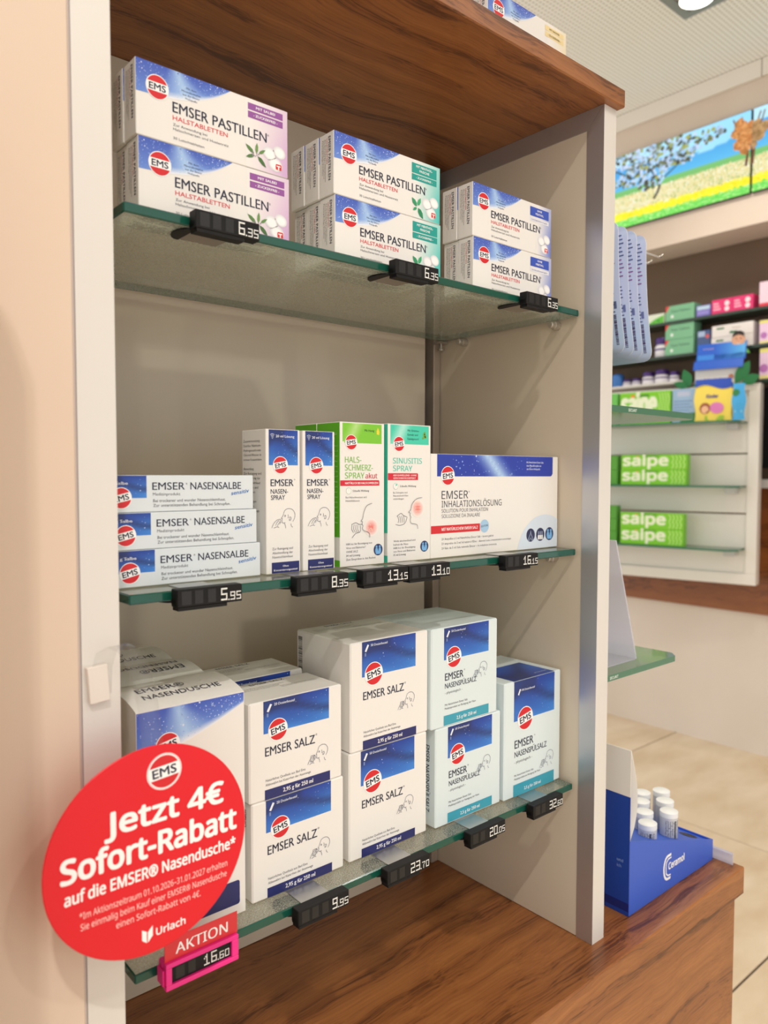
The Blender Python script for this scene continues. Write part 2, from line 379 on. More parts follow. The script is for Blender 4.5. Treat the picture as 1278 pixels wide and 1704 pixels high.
for nm, xi, xo, s in (('r', XR0, XR1, 1), ('l', XL1, XL0, -1)):
    a, bb = sorted((xi, xo)); ia, ib = sorted((xi + s * 0.0008, xo - s * 0.0008))
    p = cabpart('side_panel', TAUPE, ia, ib, -0.0049, YB + 0.028, ZB + 0.0005, ZT - 0.0211)
    # aluminium edging: front stile and top rail, mitred at the corner
    bm = bmesh.new(); w_ = 0.021
    prism(bm, [(YF, ZB), (YF + w_, ZB), (YF + w_, ZT - w_), (YF, ZT - 0.0003)], 'x', a, bb)
    me = fin(bm); me.transform(Matrix.Translation((0, 0, -ZB))); 
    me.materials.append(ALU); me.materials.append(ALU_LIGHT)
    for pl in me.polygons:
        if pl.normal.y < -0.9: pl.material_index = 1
    st = obj('front_stile', me, None, cab)
    bm = bmesh.new(); prism(bm, [(YF + 0.0004, ZT - 0.0002), (YF + w_ + 0.0003, ZT - w_), (YB + 0.028, ZT - w_), (YB + 0.028, ZT - 0.0002)], 'x', a, bb)
    me = fin(bm); me.transform(Matrix.Translation((0, 0, -ZB))); obj('top_rail', me, ALU, cab)
cabpart('added_gap_strip', mat('gap_tone_lilac_grey', (198, 184, 178), 0.5), -0.0419, -0.0406, -0.0250, 0.02, ZB + 0.0005, ZT - 0.0005)  # added strip, keeps the gap beside the stile from falling into dark shade
cabpart('top_board', WALNUT, -0.0408, 0.5285, -0.0345, YB + 0.03, ZT, 1.6715, 0.0012)
# shelf supports: a pin through the side panel and a clamp with a thumb screw
STEEL = mat('support_steel', (190, 182, 172), 0.35, metal=0.7)
for z in (1.444, 1.1855, 0.9238):
    for x, s in ((0.5035, -1), (-0.0165, 1)):
        for y in (0.03, 0.17):
            bm = bmesh.new(); lathe(bm, [(0.0045, 0), (0.0045, s * 0.008), (0.0036, s * 0.0085), (0.0036, s * 0.0135), (0.003, s * 0.0145)], 16, 'x', (x, y, z - 0.0126 - ZB)); obj('shelf_pin', fin(bm), STEEL, cab)
    bm = bmesh.new(); c = (0.4965, YB - 0.012, z - ZB)
    add_box(bm, c[0] - 0.006, c[0] + 0.006, c[1] - 0.006, c[1] + 0.008, c[2] - 0.0105, c[2] - 0.0078)
    lathe(bm, [(0.0016, -0.0175), (0.0016, -0.0105)], 12, 'z', c); lathe(bm, [(0.0032, -0.0195), (0.004, -0.0188), (0.004, -0.0168), (0.0032, -0.016)], 16, 'z', c)
    obj('shelf_clamp', fin(bm), STEEL, cab)
# the worktop and the base under it
wt = bx('wooden_worktop', WALNUT, -0.0415, 0.801, -0.059, 0.36, 0.7135, 0.7498, 0.0012)
tag(wt, 'walnut veneer worktop slab carrying the open display cabinet', 'worktop')
base = empty('base_cabinet', (0, 0, 0)); tag(base, 'walnut veneer base cabinet below the worktop slab', 'cabinet')
bx('front_panel', WALNUT, -0.0415, 0.785, -0.0545, -0.036, 0.06, 0.7132, 0.0008, base)
bx('side_panel', WALNUT, 0.767, 0.785, -0.0355, 0.35, 0.06, 0.7132, 0.0008, base)
bx('plinth', BLACK, -0.0415, 0.76, -0.02, 0.33, 0.0, 0.0595, 0, base)

# glass shelves
SHELVES = []
def frost(name, k, sp): return glass_mat(name + '_%d' % round(k * 100), (246, 250, 246), (238, 246, 232), k, sp)
def shelf(z, label, top=0.2, under=0.2):
    bm = bmesh.new(); add_box(bm, 0.0, 0.5, 0.0, 0.205, -0.007, 0.0, 0.0009, 1)
    bm.normal_update()
    for f in bm.faces: f.material_index = 0 if f.normal.z > 0.9 else 2 if f.normal.z < -0.9 else 1
    o = obj('glass_shelf', fin(bm), [frost('glass_top_face', top, min(top, 0.22)), SHELF_EDGE, frost('glass_under_face', under, min(under, 0.14))]); o.location = (0, 0, z)
    return tag(o, label, 'shelf', 'glass shelves of the display cabinet')
shelf(1.444, 'frosted green-edged glass shelf holding the lozenge boxes', 0.04, 0.34)
shelf(1.1855, 'green-edged glass shelf holding nose ointment and spray boxes')
shelf(0.9238, 'speckled green-edged glass shelf holding the salt boxes', 0.30, 0.10)

# ================================================================== electronic price tags
DIG = {'0': ['11111', '10001', '10001', '10001', '10001', '10001', '11111'], '1': ['00100', '01100', '10100', '00100', '00100', '00100', '11111'],
       '2': ['11111', '00001', '00001', '11111', '10000', '10000', '11111'], '3': ['11111', '00001', '00001', '11111', '00001', '00001', '11111'],
       '5': ['11111', '10000', '10000', '11111', '00001', '00001', '11111'], '6': ['11111', '10000', '10000', '11111', '10001', '10001', '11111'],
       '7': ['11111', '00001', '00010', '00100', '00100', '00100', '00100'], '8': ['11111', '10001', '10001', '11111', '10001', '10001', '11111'],
       '9': ['11111', '10001', '10001', '11111', '00001', '00001', '11111']}
def price_print(price):
    """dot matrix digits on a 50 x 12.5 mm face, origin bottom left"""
    p = Pr(); eu, ct = price.split('.')
    def digit(ch, x, y, ph, pw):
        for r_, row in enumerate(DIG[ch]):
            for c_, v in enumerate(row):
                if v == '1':
                    a, b_ = x + c_ * pw, y + (6 - r_) * ph; p.rect(a, b_, a + pw * 0.88, b_ + ph * 0.88, (245, 245, 240), 1)
    x = 33.0
    for ch in reversed(eu): digit(ch, x - 5.6 if False else x, 1.9, 1.28, 1.0); x -= 6.2
    p.rect(38.6, 1.7, 39.6, 2.6, (245, 245, 240), 1)
    digit(ct[0], 40.4, 1.7, 0.86, 0.76); digit(ct[1], 45.2, 1.7, 0.86, 0.76)
    nmod = 3 if len(eu) == 1 else 2
    for k in range(nmod):
        x0 = 3.2 + k * (10.2 if nmod == 2 else 9.8); x1 = x0 + (7.2 if k == 0 else 6.2)
        p.rect(x0, 1.6, x1, 10.9, (44, 44, 46), 0)
        for a in range(10):
            for b_ in range(8):
                xx, yy = x0 + (x1 - x0) * (b_ + 0.12) / 8, 1.75 + a * 0.91; p.rect(xx, yy, xx + (x1 - x0) / 8 * 0.72, yy + 0.66, (8, 8, 9), 1)
    return p
bm = bmesh.new(); add_box(bm, 0, 0.05, 0, 0.0095, -0.00625, 0.00625, 0.0005, 1); HOUSE = fin(bm); HOUSE.materials.append(BLACK)
bm = bmesh.new(); add_box(bm, 0.001, 0.038, 0.0005, 0.0095, -0.0086, -0.0064); add_box(bm, 0.0, 0.001, 0.0028, 0.0095, -0.0045, -0.001); LIP = fin(bm); LIP.materials.append(BLACK)
bm = bmesh.new(); add_box(bm, 0.010, 0.037, 0.0005, 0.026, 0.0, 0.0007, 0.0002); PLATE = fin(bm); PLATE.materials.append(METAL)
bm = bmesh.new()
add_box(bm, 0.0065, 0.036, 0.0075, 0.036, -0.0006, 0.0)
TONGUE = fin(bm); TONGUE.materials.append(mat('dull_metal_clip', (150, 142, 134), 0.4, metal=0.4))
bm = bmesh.new()
prism(bm, [(0.006, 0.0075)] + [(0.006 - 0.010 * math.sin(math.pi * k / 10), 0.022 - 0.0145 * math.cos(math.pi * k / 10)) for k in range(1, 10)] + [(0.006, 0.0365)], 'z', -0.0012, 0.0)
LEVER = fin(bm); LEVER.materials.append(BLACK)
def price_tag(price, x, zs, label):
    z = zs - 0.0042
    r = empty('price_tag', (x, -0.0121, z)); tag(r, label, 'price tag', 'electronic shelf price tags')
    h = obj('housing', HOUSE, None, r); obj('hook', LIP, None, r)
    price_print(price).build('display', r, (0, 0, -0.00625), (1, 0, 0), (0, 0, 1))
    pl = obj('clip_plate', PLATE, None, r); pl.location = (0, 0.0095, zs - z + 0.0001)
    t = obj('clip_tongue', TONGUE, None, r); t.location = (0, 0.004, zs - 0.0074 - z)
    t = obj('lever', LEVER, None, r); t.location = (0, 0.004, zs - 0.0074 - z)
    return r
Z1, Z2, Z3 = 1.444, 1.1855, 0.9238
price_tag('6.35', 0.045, Z1, 'black electronic price tag reading 6.35 below the purple lozenge boxes')
price_tag('6.35', 0.226, Z1, 'black electronic price tag reading 6.35 below the teal lozenge boxes')
price_tag('6.35', 0.397, Z1, 'black electronic price tag reading 6.35 below the blue lozenge boxes')
price_tag('5.95', 0.0285, Z2, 'black electronic price tag reading 5.95 below the ointment boxes')
price_tag('8.35', 0.126, Z2, 'black electronic price tag reading 8.35 below the nasal spray boxes')
price_tag('13.15', 0.191, Z2, 'black electronic price tag reading 13.15 below the green throat spray box')
price_tag('13.10', 0.2422, Z2, 'black electronic price tag reading 13.10 below the turquoise spray box')
price_tag('16.15', 0.369, Z2, 'black electronic price tag reading 16.15 below the inhalation solution box')
price_tag('9.95', 0.126, Z3, 'black price tag reading 9.95 in front of the twenty-sachet salt boxes')
price_tag('23.70', 0.218, Z3, 'black price tag reading 23.70 in front of the fifty-sachet salt boxes')
price_tag('20.05', 0.322, Z3, 'black price tag reading 20.05 in front of the stacked pale blue boxes')
price_tag('32.60', 0.416, Z3, 'black price tag reading 32.60 in front of the single pale blue box')
# pink framed promotion tag
r = empty('promotion_price_tag', (0.0155, -0.0155, 0.913)); tag(r, 'pink framed price tag reading 16.60 under a red AKTION card', 'price tag')
PINK = mat('pink_plastic', (240, 40, 140), 0.4)
bm = bmesh.new()
for q in ((0, 0.056, 0, 0.0035), (0, 0.056, 0.0155, 0.0188), (0, 0.0045, 0.0036, 0.0154), (0.0505, 0.056, 0.0036, 0.0154)):
    add_box(bm, q[0], q[1], 0, 0.005, q[2], q[3], 0.0004)
add_box(bm, 0, 0.056, 0.0051, 0.0125, 0, 0.0188, 0.001); add_box(bm, -0.0015, 0.0, 0.002, 0.0115, 0.003, 0.0145, 0.0006)
obj('frame', fin(bm), PINK, r); bx('panel', BLACK, 0.0046, 0.0504, 0.0022, 0.005, 0.0036, 0.0154, 0, r)
p = Pr(); q = price_print('16.60')
for v in q.v: p.v.append((v[0] * 0.9 + 0.6, v[1] * 0.9, v[2]))
p.f, p.c = q.f, q.c; p.build('display', r, (0.0046, 0.0022, 0.0036), (1, 0, 0), (0, 0, 1))
cardm = mat('red_card', (222, 52, 60), 0.4)
ac = bx('promotion_card', cardm, 0.0005, 0.0565, 0.003, 0.0036, 0.019, 0.0345, 0, r)
p = Pr(); p.text('AKTION', 28, 3.6, 7.4, WHITE, 1, w=40, align='c', bold=0.012, font=SANS); p.build('lettering', ac, (0.0005, 0.003, 0.0187), (1, 0, 0), (0, 0, 1))

# ================================================================== product boxes
LIGHTB, MIDB, DEEPB = (150, 195, 245), (62, 100, 205), (40, 62, 170)
def water(x, y, a, b):
    """deep photographic blue with a lighter swell towards the lower right"""
    s = 0.5 + 0.5 * math.sin(5.3 * a + 2.6 * b + 1.2 * math.sin(4 * b)); t = 0.62 * (1 - b) * (0.45 + 0.55 * a) + 0.25 * s * (1 - 0.6 * b)
    c = lerp((28, 58, 150), (62, 140, 226), t * 1.45)
    c = lerp(c, (26, 34, 84), 0.6 * math.exp(-((b - 0.58 - 0.2 * math.sin(4.2 * a + 0.4)) / 0.13) ** 2))
    if b > 0.55 and a < 0.55: c = lerp(c, (30, 36, 78), 0.55 * (b - 0.55) / 0.45)
    return c
def blue_panel(p, x0, y0, x1, y1, nb=16):
    p.grid(x0, x1, 12, lambda u: y0, lambda u: y1, 10, water); bubbles(p, nb, x0 + (x1 - x0) * 0.3, x1 - 0.5, lambda u: y0 + 0.5, lambda u: y1 - 1, rmin=0.1, rmax=0.3)
def swell(x, y, a, b, cx=0.42):
    """blue with a light cone fanning down, for the curved corner pictures"""
    beam = max(0, 1 - abs(a - cx - 0.10 * (1 - b)) / (0.10 + 0.20 * (1 - b))); c = lerp((66, 92, 188), (104, 142, 220), 1 - b)
    c = lerp(c, (188, 222, 252), 0.85 * beam); fade = max(0, (0.24 - b) / 0.24) * min(1, max(0, a * 4 - 0.3)); return lerp(c, (245, 246, 250), fade)
def head_art(p, x, y, s, col=(60, 62, 96), wd=0.28, cup=False):
    """line drawing of a head in profile facing left with a raised hand, about 22 x 15 units times s"""
    T = lambda pts: [(x + a * s, y + b * s) for a, b in pts]
    p.curve(T([(10.5, 10.8), (11.8, 13.6), (15, 14.8), (18.5, 14), (20.8, 11), (20.6, 7.6), (19, 4.8)]), wd, col)
    p.curve(T([(10.5, 10.8), (9.8, 9.2), (8.6, 7.6), (9.4, 7.2), (9.1, 6.2), (9.3, 5.4), (9.0, 4.4), (10.6, 3.9), (12, 4.2)]), wd, col)
    p.curve(T([(11.2, 3.8), (12.2, 1.8), (12.4, 0)]), wd, col); p.curve(T([(17.2, 3.2), (17.6, 1.4), (18.8, 0.4)]), wd, col)
    p.curve(T([(15.6, 7.6), (16.8, 8.4), (17.4, 7.2), (16.6, 5.8), (15.6, 6), (16.2, 7)]), wd, col)
    p.curve(T([(14.6, 10.2), (14.9, 8.6), (14.5, 7.6)]), wd, col); p.curve(T([(11.4, 9.6), (12.2, 9.8), (12, 8.8), (11.3, 9)]), wd, col)
    p.curve(T([(0, 0.6), (1.6, 3.6), (4.4, 6.2), (7.6, 7)]), wd, col); p.curve(T([(7.6, 7), (8, 5.2), (6.8, 3)]), wd, col)
    p.curve(T([(3.4, 2.2), (4.6, 4.6), (6.6, 6)]), wd, col); p.curve(T([(5, 1.8), (6, 3.6), (7.3, 5)]), wd, col); p.curve(T([(1.8, 0.4), (4.4, 1.2), (6.4, 0.8)]), wd, col)
    if cup: p.stroke(T([(3.2, 7.4), (2.6, 2.6), (5.6, 2.2), (7.0, 7.6), (3.2, 7.4)]), wd, col)
def glow(p, x, y, r, layer=2):
    for k in range(7): t = 1 - k / 7; p.disc(x, y, r * t, lerp((238, 92, 84), (246, 236, 230), t ** 0.8), layer + k, 24)
def lungs(p, x, y, r):
    p.disc(x, y, r, (34, 42, 96), 2, 24)
    for s in (-1, 1): p.disc(x + s * r * 0.36, y - r * 0.16, r * 0.3, (120, 180, 232), 3, 14, ry=r * 0.56); p.disc(x + s * r * 0.36, y + r * 0.52, r * 0.22, (120, 180, 232), 3, 12)
    p.rect(x - r * 0.5, y - r * 0.78, x + r * 0.5, y - r * 0.2, (120, 180, 232), 4, r * 0.1)
def lines(p, x, y0, rows, cap, col, layer=1, w=None, lead=1.75, **kw):
    for k, t in enumerate(rows): p.text(t, x, y0 - k * cap * lead, cap, col, layer, res=1, **kw)
SIDE_T = ['Zur Anwendung bei Halsschmerzen', 'und Hustenreiz. 30 Lutschtabletten', 'Packungsbeilage beachten']
# ---- lozenge boxes, 121 x 51 x 20 mm
def lozenge_prints(v):
    p = Pr(); W_, H_ = 121, 50.6
    tint = {'sage': (205, 160, 210), 'mint': (60, 190, 182), 'plain': (88, 108, 200), 'ginger': (240, 218, 160)}[v]
    x0 = {'sage': 84, 'mint': 88, 'plain': 96, 'ginger': 90}[v]
    p.grid(x0, W_ - 0.3, 8, lambda u: 0.3, lambda u: H_ - 0.3, 6, lambda x, y, a, b: lerp((240, 237, 233), tint, (a ** 1.5) * (0.75 + 0.25 * math.cos(3 * b)) * (0.9 if v != 'mint' else 1)))
    lo = lambda u: 28.6 + 0.5 * (u / 10) + 21.6 * (u / 72) ** 3.2 * 0.86
    p.grid(0.3, 71.5, 36, lambda u: min(H_ - 0.35, lo(u)), lambda u: H_ - 0.3, 12, swell); bubbles(p, 260, 0.6, 68, lambda u: lo(u) + 1.2, lambda u: H_ - 0.6, rmin=0.12, rmax=0.3, col=(236, 242, 255))
    p.logo(15.4, 34.9, 8.3, 0, 2)
    for k, (t, w_) in enumerate((('Mit dem', 7.5), ('Mineralkomplex', 14.5), ('aus der Emser', 13), ('Heilquelle', 9))): p.text(t, 40.5, 40.4 - k * 2.35, 1.35, (52, 66, 110), 2, w=w_, align='c', bold=0.006, res=1)
    p.text('EMSER PASTILLEN', 26.4, 21.9, 7.0, NAVY, 2, w=75.6, res=3, bold=0.011); p.text('®', 102.6, 27.0, 1.4, NAVY, 2)
    p.text('HALSTABLETTEN', 26.4, 16.6, 3.1, (222, 52, 66), 2, w=42.6, bold=0.006)
    p.text('Zur Anwendung bei', 26.6, 12.7, 1.75, GREY, 2, w=26); p.text('Halsschmerzen und Hustenreiz', 26.6, 9.7, 1.75, GREY, 2, w=43); p.text('30 Lutschtabletten', 26.7, 3.6, 1.75, GREY, 2, w=23.5)
    bc = {'sage': (150, 84, 160), 'mint': (20, 158, 148), 'plain': (52, 84, 188), 'ginger': (240, 218, 160)}[v]; tc_ = WHITE if v != 'ginger' else (80, 70, 60)
    if v == 'mint':
        p.rect(86, 38.6, 116.5, 47.4, bc, 2); p.rect(86, 32.6, 116.5, 37.8, bc, 2); p.text('MIT MENTHOL-', 101.2, 44, 1.9, tc_, 3, w=20, align='c', bold=0.02); p.text('FRISCHE', 101.2, 40.6, 1.9, tc_, 3, w=12, align='c', bold=0.02); p.text('- ZUCKERFREI -', 101.2, 34.4, 1.7, tc_, 3, w=20, align='c', bold=0.02)
    elif v == 'plain':
        p.rect(86, 37.6, 116.5, 46.8, bc, 2); p.rect(86, 32.4, 116.5, 36.2, (232, 232, 240), 2); p.text('OHNE', 101.2, 43.2, 1.9, tc_, 3, align='c', bold=0.02); p.text('MENTHOL', 101.2, 39.6, 1.9, tc_, 3, align='c', bold=0.02); p.text('homöopathieverträglich', 101.2, 33.5, 1.5, (60, 70, 130), 3, w=26, align='c')
    else:
        p.rect(86, 42.3, 116.5, 47.2, bc, 2); p.rect(86, 36.4, 116.5, 41.2, bc, 2); p.text('MIT SALBEI' if v == 'sage' else 'MIT INGWER', 101.2, 43.9, 1.8, tc_, 3, w=16.5, align='c', bold=0.02); p.text('- ZUCKERFREI -', 101.2, 38, 1.8, tc_, 3, w=21, align='c', bold=0.02)
    for (x, y, r) in ((113.2, 17.4, 5.6), (104.5, 14.5, 6.0), (109.5, 7.8, 6.4)):
        for k in range(4): t = 1 - k * 0.12; p.disc(x, y - 0.15 * k, r * t, lerp((206, 204, 210), (250, 250, 250), 0.4 + 0.2 * k), 3 + k, 24, ry=r * 0.82 * t, rot=-0.3)
    if v == 'sage':
        for (x, y, L, a, c) in ((91, 11, 9, 2.5, (92, 132, 70)), (93, 11.5, 8, 1.5, (112, 152, 82)), (94, 10, 10, -0.75, (70, 112, 56)), (95, 12, 7, 0.6, (100, 142, 76)), (91.5, 10, 8, 3.5, (84, 126, 66))):
            p.poly([(x + math.cos(a) * L * t + math.cos(a + 1.57) * h * L, y + math.sin(a) * L * t + math.sin(a + 1.57) * h * L) for t, h in ((0, 0), (0.3, 0.15), (0.65, 0.14), (1, 0), (0.65, -0.14), (0.3, -0.15))], c, 7)
        for k in range(12): p.disc(92 + random.uniform(-3, 3), 10.5 + random.uniform(-1.6, 1.6), 0.45, (150, 132, 150), 8, 6)
    if v == 'mint':
        for (x, y, L, a, c) in ((92, 10, 9, 2.3, (44, 152, 102)), (93, 11, 8, 1.1, (60, 172, 116)), (93.5, 9, 10.5, -0.95, (34, 138, 92)), (92, 9, 5.5, 3.7, (50, 160, 108))):
            p.poly([(x + math.cos(a) * L * t + math.cos(a + 1.57) * h * L, y + math.sin(a) * L * t + math.sin(a + 1.57) * h * L) for t, h in ((0, 0), (0.25, 0.2), (0.6, 0.22), (1, 0), (0.6, -0.22), (0.25, -0.2))], c, 7)
    p.rect(109.8, 4.2, 115, 8.4, (222, 40, 40), 8, 0.8); p.rect(111.9, 4.2, 112.9, 7.2, WHITE, 9); p.rect(110.6, 6.6, 114.2, 7.3, WHITE, 9)
    s = Pr(); s.text('EMSER PASTILLEN', 12.6, 47, 3.1, NAVY, 1, w=35, rot=-math.pi / 2, bold=0.006); s.text('HALSTABLETTEN', 9.9, 46, 1.6, (200, 70, 76), 1, w=20, rot=-math.pi / 2)
    for k, t in enumerate(SIDE_T): s.text(t, 7.8 - k * 1.9, 46, 1.2, (90, 84, 82), 1, w=34 - 3 * k, rot=-math.pi / 2, res=1)
    b_ = Pr()
    rng = random.Random(3)
    for k in range(6):                                   # lines of dense small print, word by word
        x = 5 + 3 * (k % 2)
        while x < 112 - 12 * (k % 3):
            w_ = rng.uniform(5, 13); b_.rect(x, 15.8 - k * 2.9, x + w_, 17.5 - k * 2.9, (16, 16, 20), 1); x += w_ + 1.6
    return {'front': p, 'side': s, 'bottom': b_}
LW, LH, LD = 0.121, 0.0506, 0.0197
GL = 'lozenge boxes on the top glass shelf'
def lozenge_set(v, x, cols, rows_label, xs=(0, 0.0012)):
    proto = None
    for r_ in range(cols):
        for lvl in range(2):
            z = Z1 + 0.0002 + lvl * (LH + 0.0003); y = 0.0125 + r_ * (LD + 0.0006); lab = rows_label[r_][lvl]
            if proto is None:
                proto = carton('lozenge_box', LW, LH, LD, lozenge_prints(v)); tag(proto, lab, 'box', GL); proto.location = (x + xs[1], y, z)
            else: dup(proto, (x + (xs[0] if lvl else xs[1]) + 0.0006 * r_ * (-1) ** lvl, y, z), 0, lab)
    return proto
lozenge_set('sage', 0.0145, 2, [('lower front lozenge box with purple corner and sage leaf', 'upper front lozenge box with purple corner and sage leaf'),
                              ('lozenge box behind the lower purple-cornered one, only its end showing', 'lozenge box behind the upper purple-cornered one, only its end showing')])
lozenge_set('mint', 0.180, 3, [('lower front lozenge box with teal corner and mint leaf', 'upper front lozenge box with teal corner and mint leaf'),
                             ('second in the lower row of teal-cornered lozenge boxes, seen by its end', 'second in the upper row of teal-cornered lozenge boxes, seen by its end'),
                             ('third in the lower row of teal-cornered lozenge boxes, seen by its end', 'third in the upper row of teal-cornered lozenge boxes, seen by its end')])
lozenge_set('plain', 0.345, 2, [('lower front lozenge box with blue corner', 'upper front lozenge box with blue corner'),
                              ('lozenge box behind the lower blue-cornered one, only its end showing', 'lozenge box behind the upper blue-cornered one, only its end showing')])
o = carton('lozenge_box', LW, LH, LD, lozenge_prints('ginger')); o.location = (0.350, 0.0, 1.6718); tag(o, 'lozenge box with pale yellow corner on top of the cabinet board', 'box')

# ---- nose ointment boxes, 128 x 26 x 30 mm
p = Pr(); blue_panel(p, 0.3, 10.1, 40.7, 25.9, 20)
p.text('8 g Salbe', 12.0, 19.6, 2.1, (232, 236, 246), 2, w=15, bold=0.01); p.logo(22.2, 10.2, 7.6, math.radians(13), 3)
p.text('EMSER', 45, 15.7, 5.3, NAVY, 1, w=25, res=3, bold=0.008); p.text('®', 70.8, 19.4, 1.2, NAVY, 1); p.text('NASENSALBE', 74.5, 15.7, 5.3, NAVY, 1, w=42.5, res=3, bold=0.008)
p.text('sensitiv', 108.4, 10.9, 3.0, (30, 110, 190), 2, w=15.6, rot=0.13, bold=0.012, shear=0.2)
p.text('Medizinprodukt', 45.3, 11.6, 2.1, GREY, 1, w=21); p.text('Bei trockener und wunder Nasenschleimhaut.', 45.5, 6.9, 2.1, (70, 70, 80), 1, w=58); p.text('Zur unterstützenden Behandlung bei Schnupfen.', 45.5, 3.5, 2.1, (70, 70, 80), 1, w=62)
OINT = mat('cool_white_carton', (220, 228, 233), 0.4)
g = 'ointment boxes stacked on the middle shelf'
o1 = carton('ointment_box', 0.128, 0.0262, 0.032, {'front': p}, OINT); o1.location = (-0.0105, 0.0275, Z2 + 0.0008); o1.rotation_euler = (0, 0, math.radians(-0.3)); tag(o1, 'bottom nose ointment box of the stack of three', 'box', g)
dup(o1, (-0.0132, 0.027, Z2 + 0.0273), math.radians(0.2), 'middle nose ointment box of the stack of three'); dup(o1, (-0.0158, 0.0275, Z2 + 0.0538), math.radians(0.3), 'topmost nose ointment box of the stack of three')

# ---- nasal spray boxes, 33 x 116 x 37 mm
p = Pr(); blue_panel(p, 2.6, 87.4, 30.2, 115.6, 26); p.text('20 ml Lösung', 9.2, 109.6, 2.0, (235, 240, 250), 2, w=17.6, bold=0.008)
for k in range(4): p.curve([(4.2 + 0.5 * k, 111.5 - k * 1.0), (6, 112.4 - k * 1.25), (7.8 - 0.5 * k, 111.5 - k * 1.0)], 0.32, (225, 232, 248), 2, 3)
p.logo(13.4, 87.4, 7.1, math.radians(10), 3)
p.text('EMSER', 4.2, 70.6, 5.4, NAVY, 1, w=21.6, res=3, bold=0.014); p.text('®', 26.4, 75.2, 1.1, NAVY, 1); p.text('NASEN-', 4.2, 64.5, 3.7, NAVY, 1, w=16.4, res=3, bold=0.01); p.text('SPRAY', 4.4, 59.6, 3.7, NAVY, 1, w=13.2, res=3, bold=0.01)
head_art(p, 5.0, 36.6, 1.06, (62, 58, 92), 0.3)
for k, t in enumerate(('Zur Reinigung und', 'Abschwellung der', 'Nasenschleimhaut')): p.text(t, 5.4, 19.3 - 3.35 * k, 1.9, GREY, 1, w=19.6)
p.rect(4.8, 0.4, 31.2, 9.2, DBLUE, 1); p.text('Ohne', 18, 5.2, 1.5, WHITE, 2, w=5.5, align='c', bold=0.01); p.text('Konservierungsmittel', 18, 2.1, 1.5, WHITE, 2, w=22.5, align='c', bold=0.01)
s = Pr()
rows = ['Zusammensetzung:', 'Steriles Natrium-', 'Hydrogencarbonat-', 'Chlorid-Wasser in', 'isotoner Konzentration.', '', 'Anwendung:', 'Zur Reinigung und', 'Abschwellung der', 'Nasenschleimhaut', 'bei akuten und', 'chronischen', '', 'Entzündungen', 'Wirkstoffe', 'Packungsbeilage', 'beachten', '', 'Arzneimittel', 'aufbewahren']
for k, t in enumerate(rows):
    if t: s.text(t, 2.6, 106 - 3.75 * k, 2.0, (84, 78, 76), 1, w=min(29, 1.62 * len(t)), res=1)
o1 = carton('nasal_spray_box', 0.0325, 0.116, 0.037, {'front': p, 'side': s}); o1.location = (0.1225, 0.0258, Z2 + 0.0008); tag(o1, 'tall nasal spray box next to the ointment stack', 'box', 'nasal spray boxes')
dup(o1, (0.1575, 0.0256, Z2 + 0.0008), math.radians(-0.4), 'tall nasal spray box next to the green throat spray box')

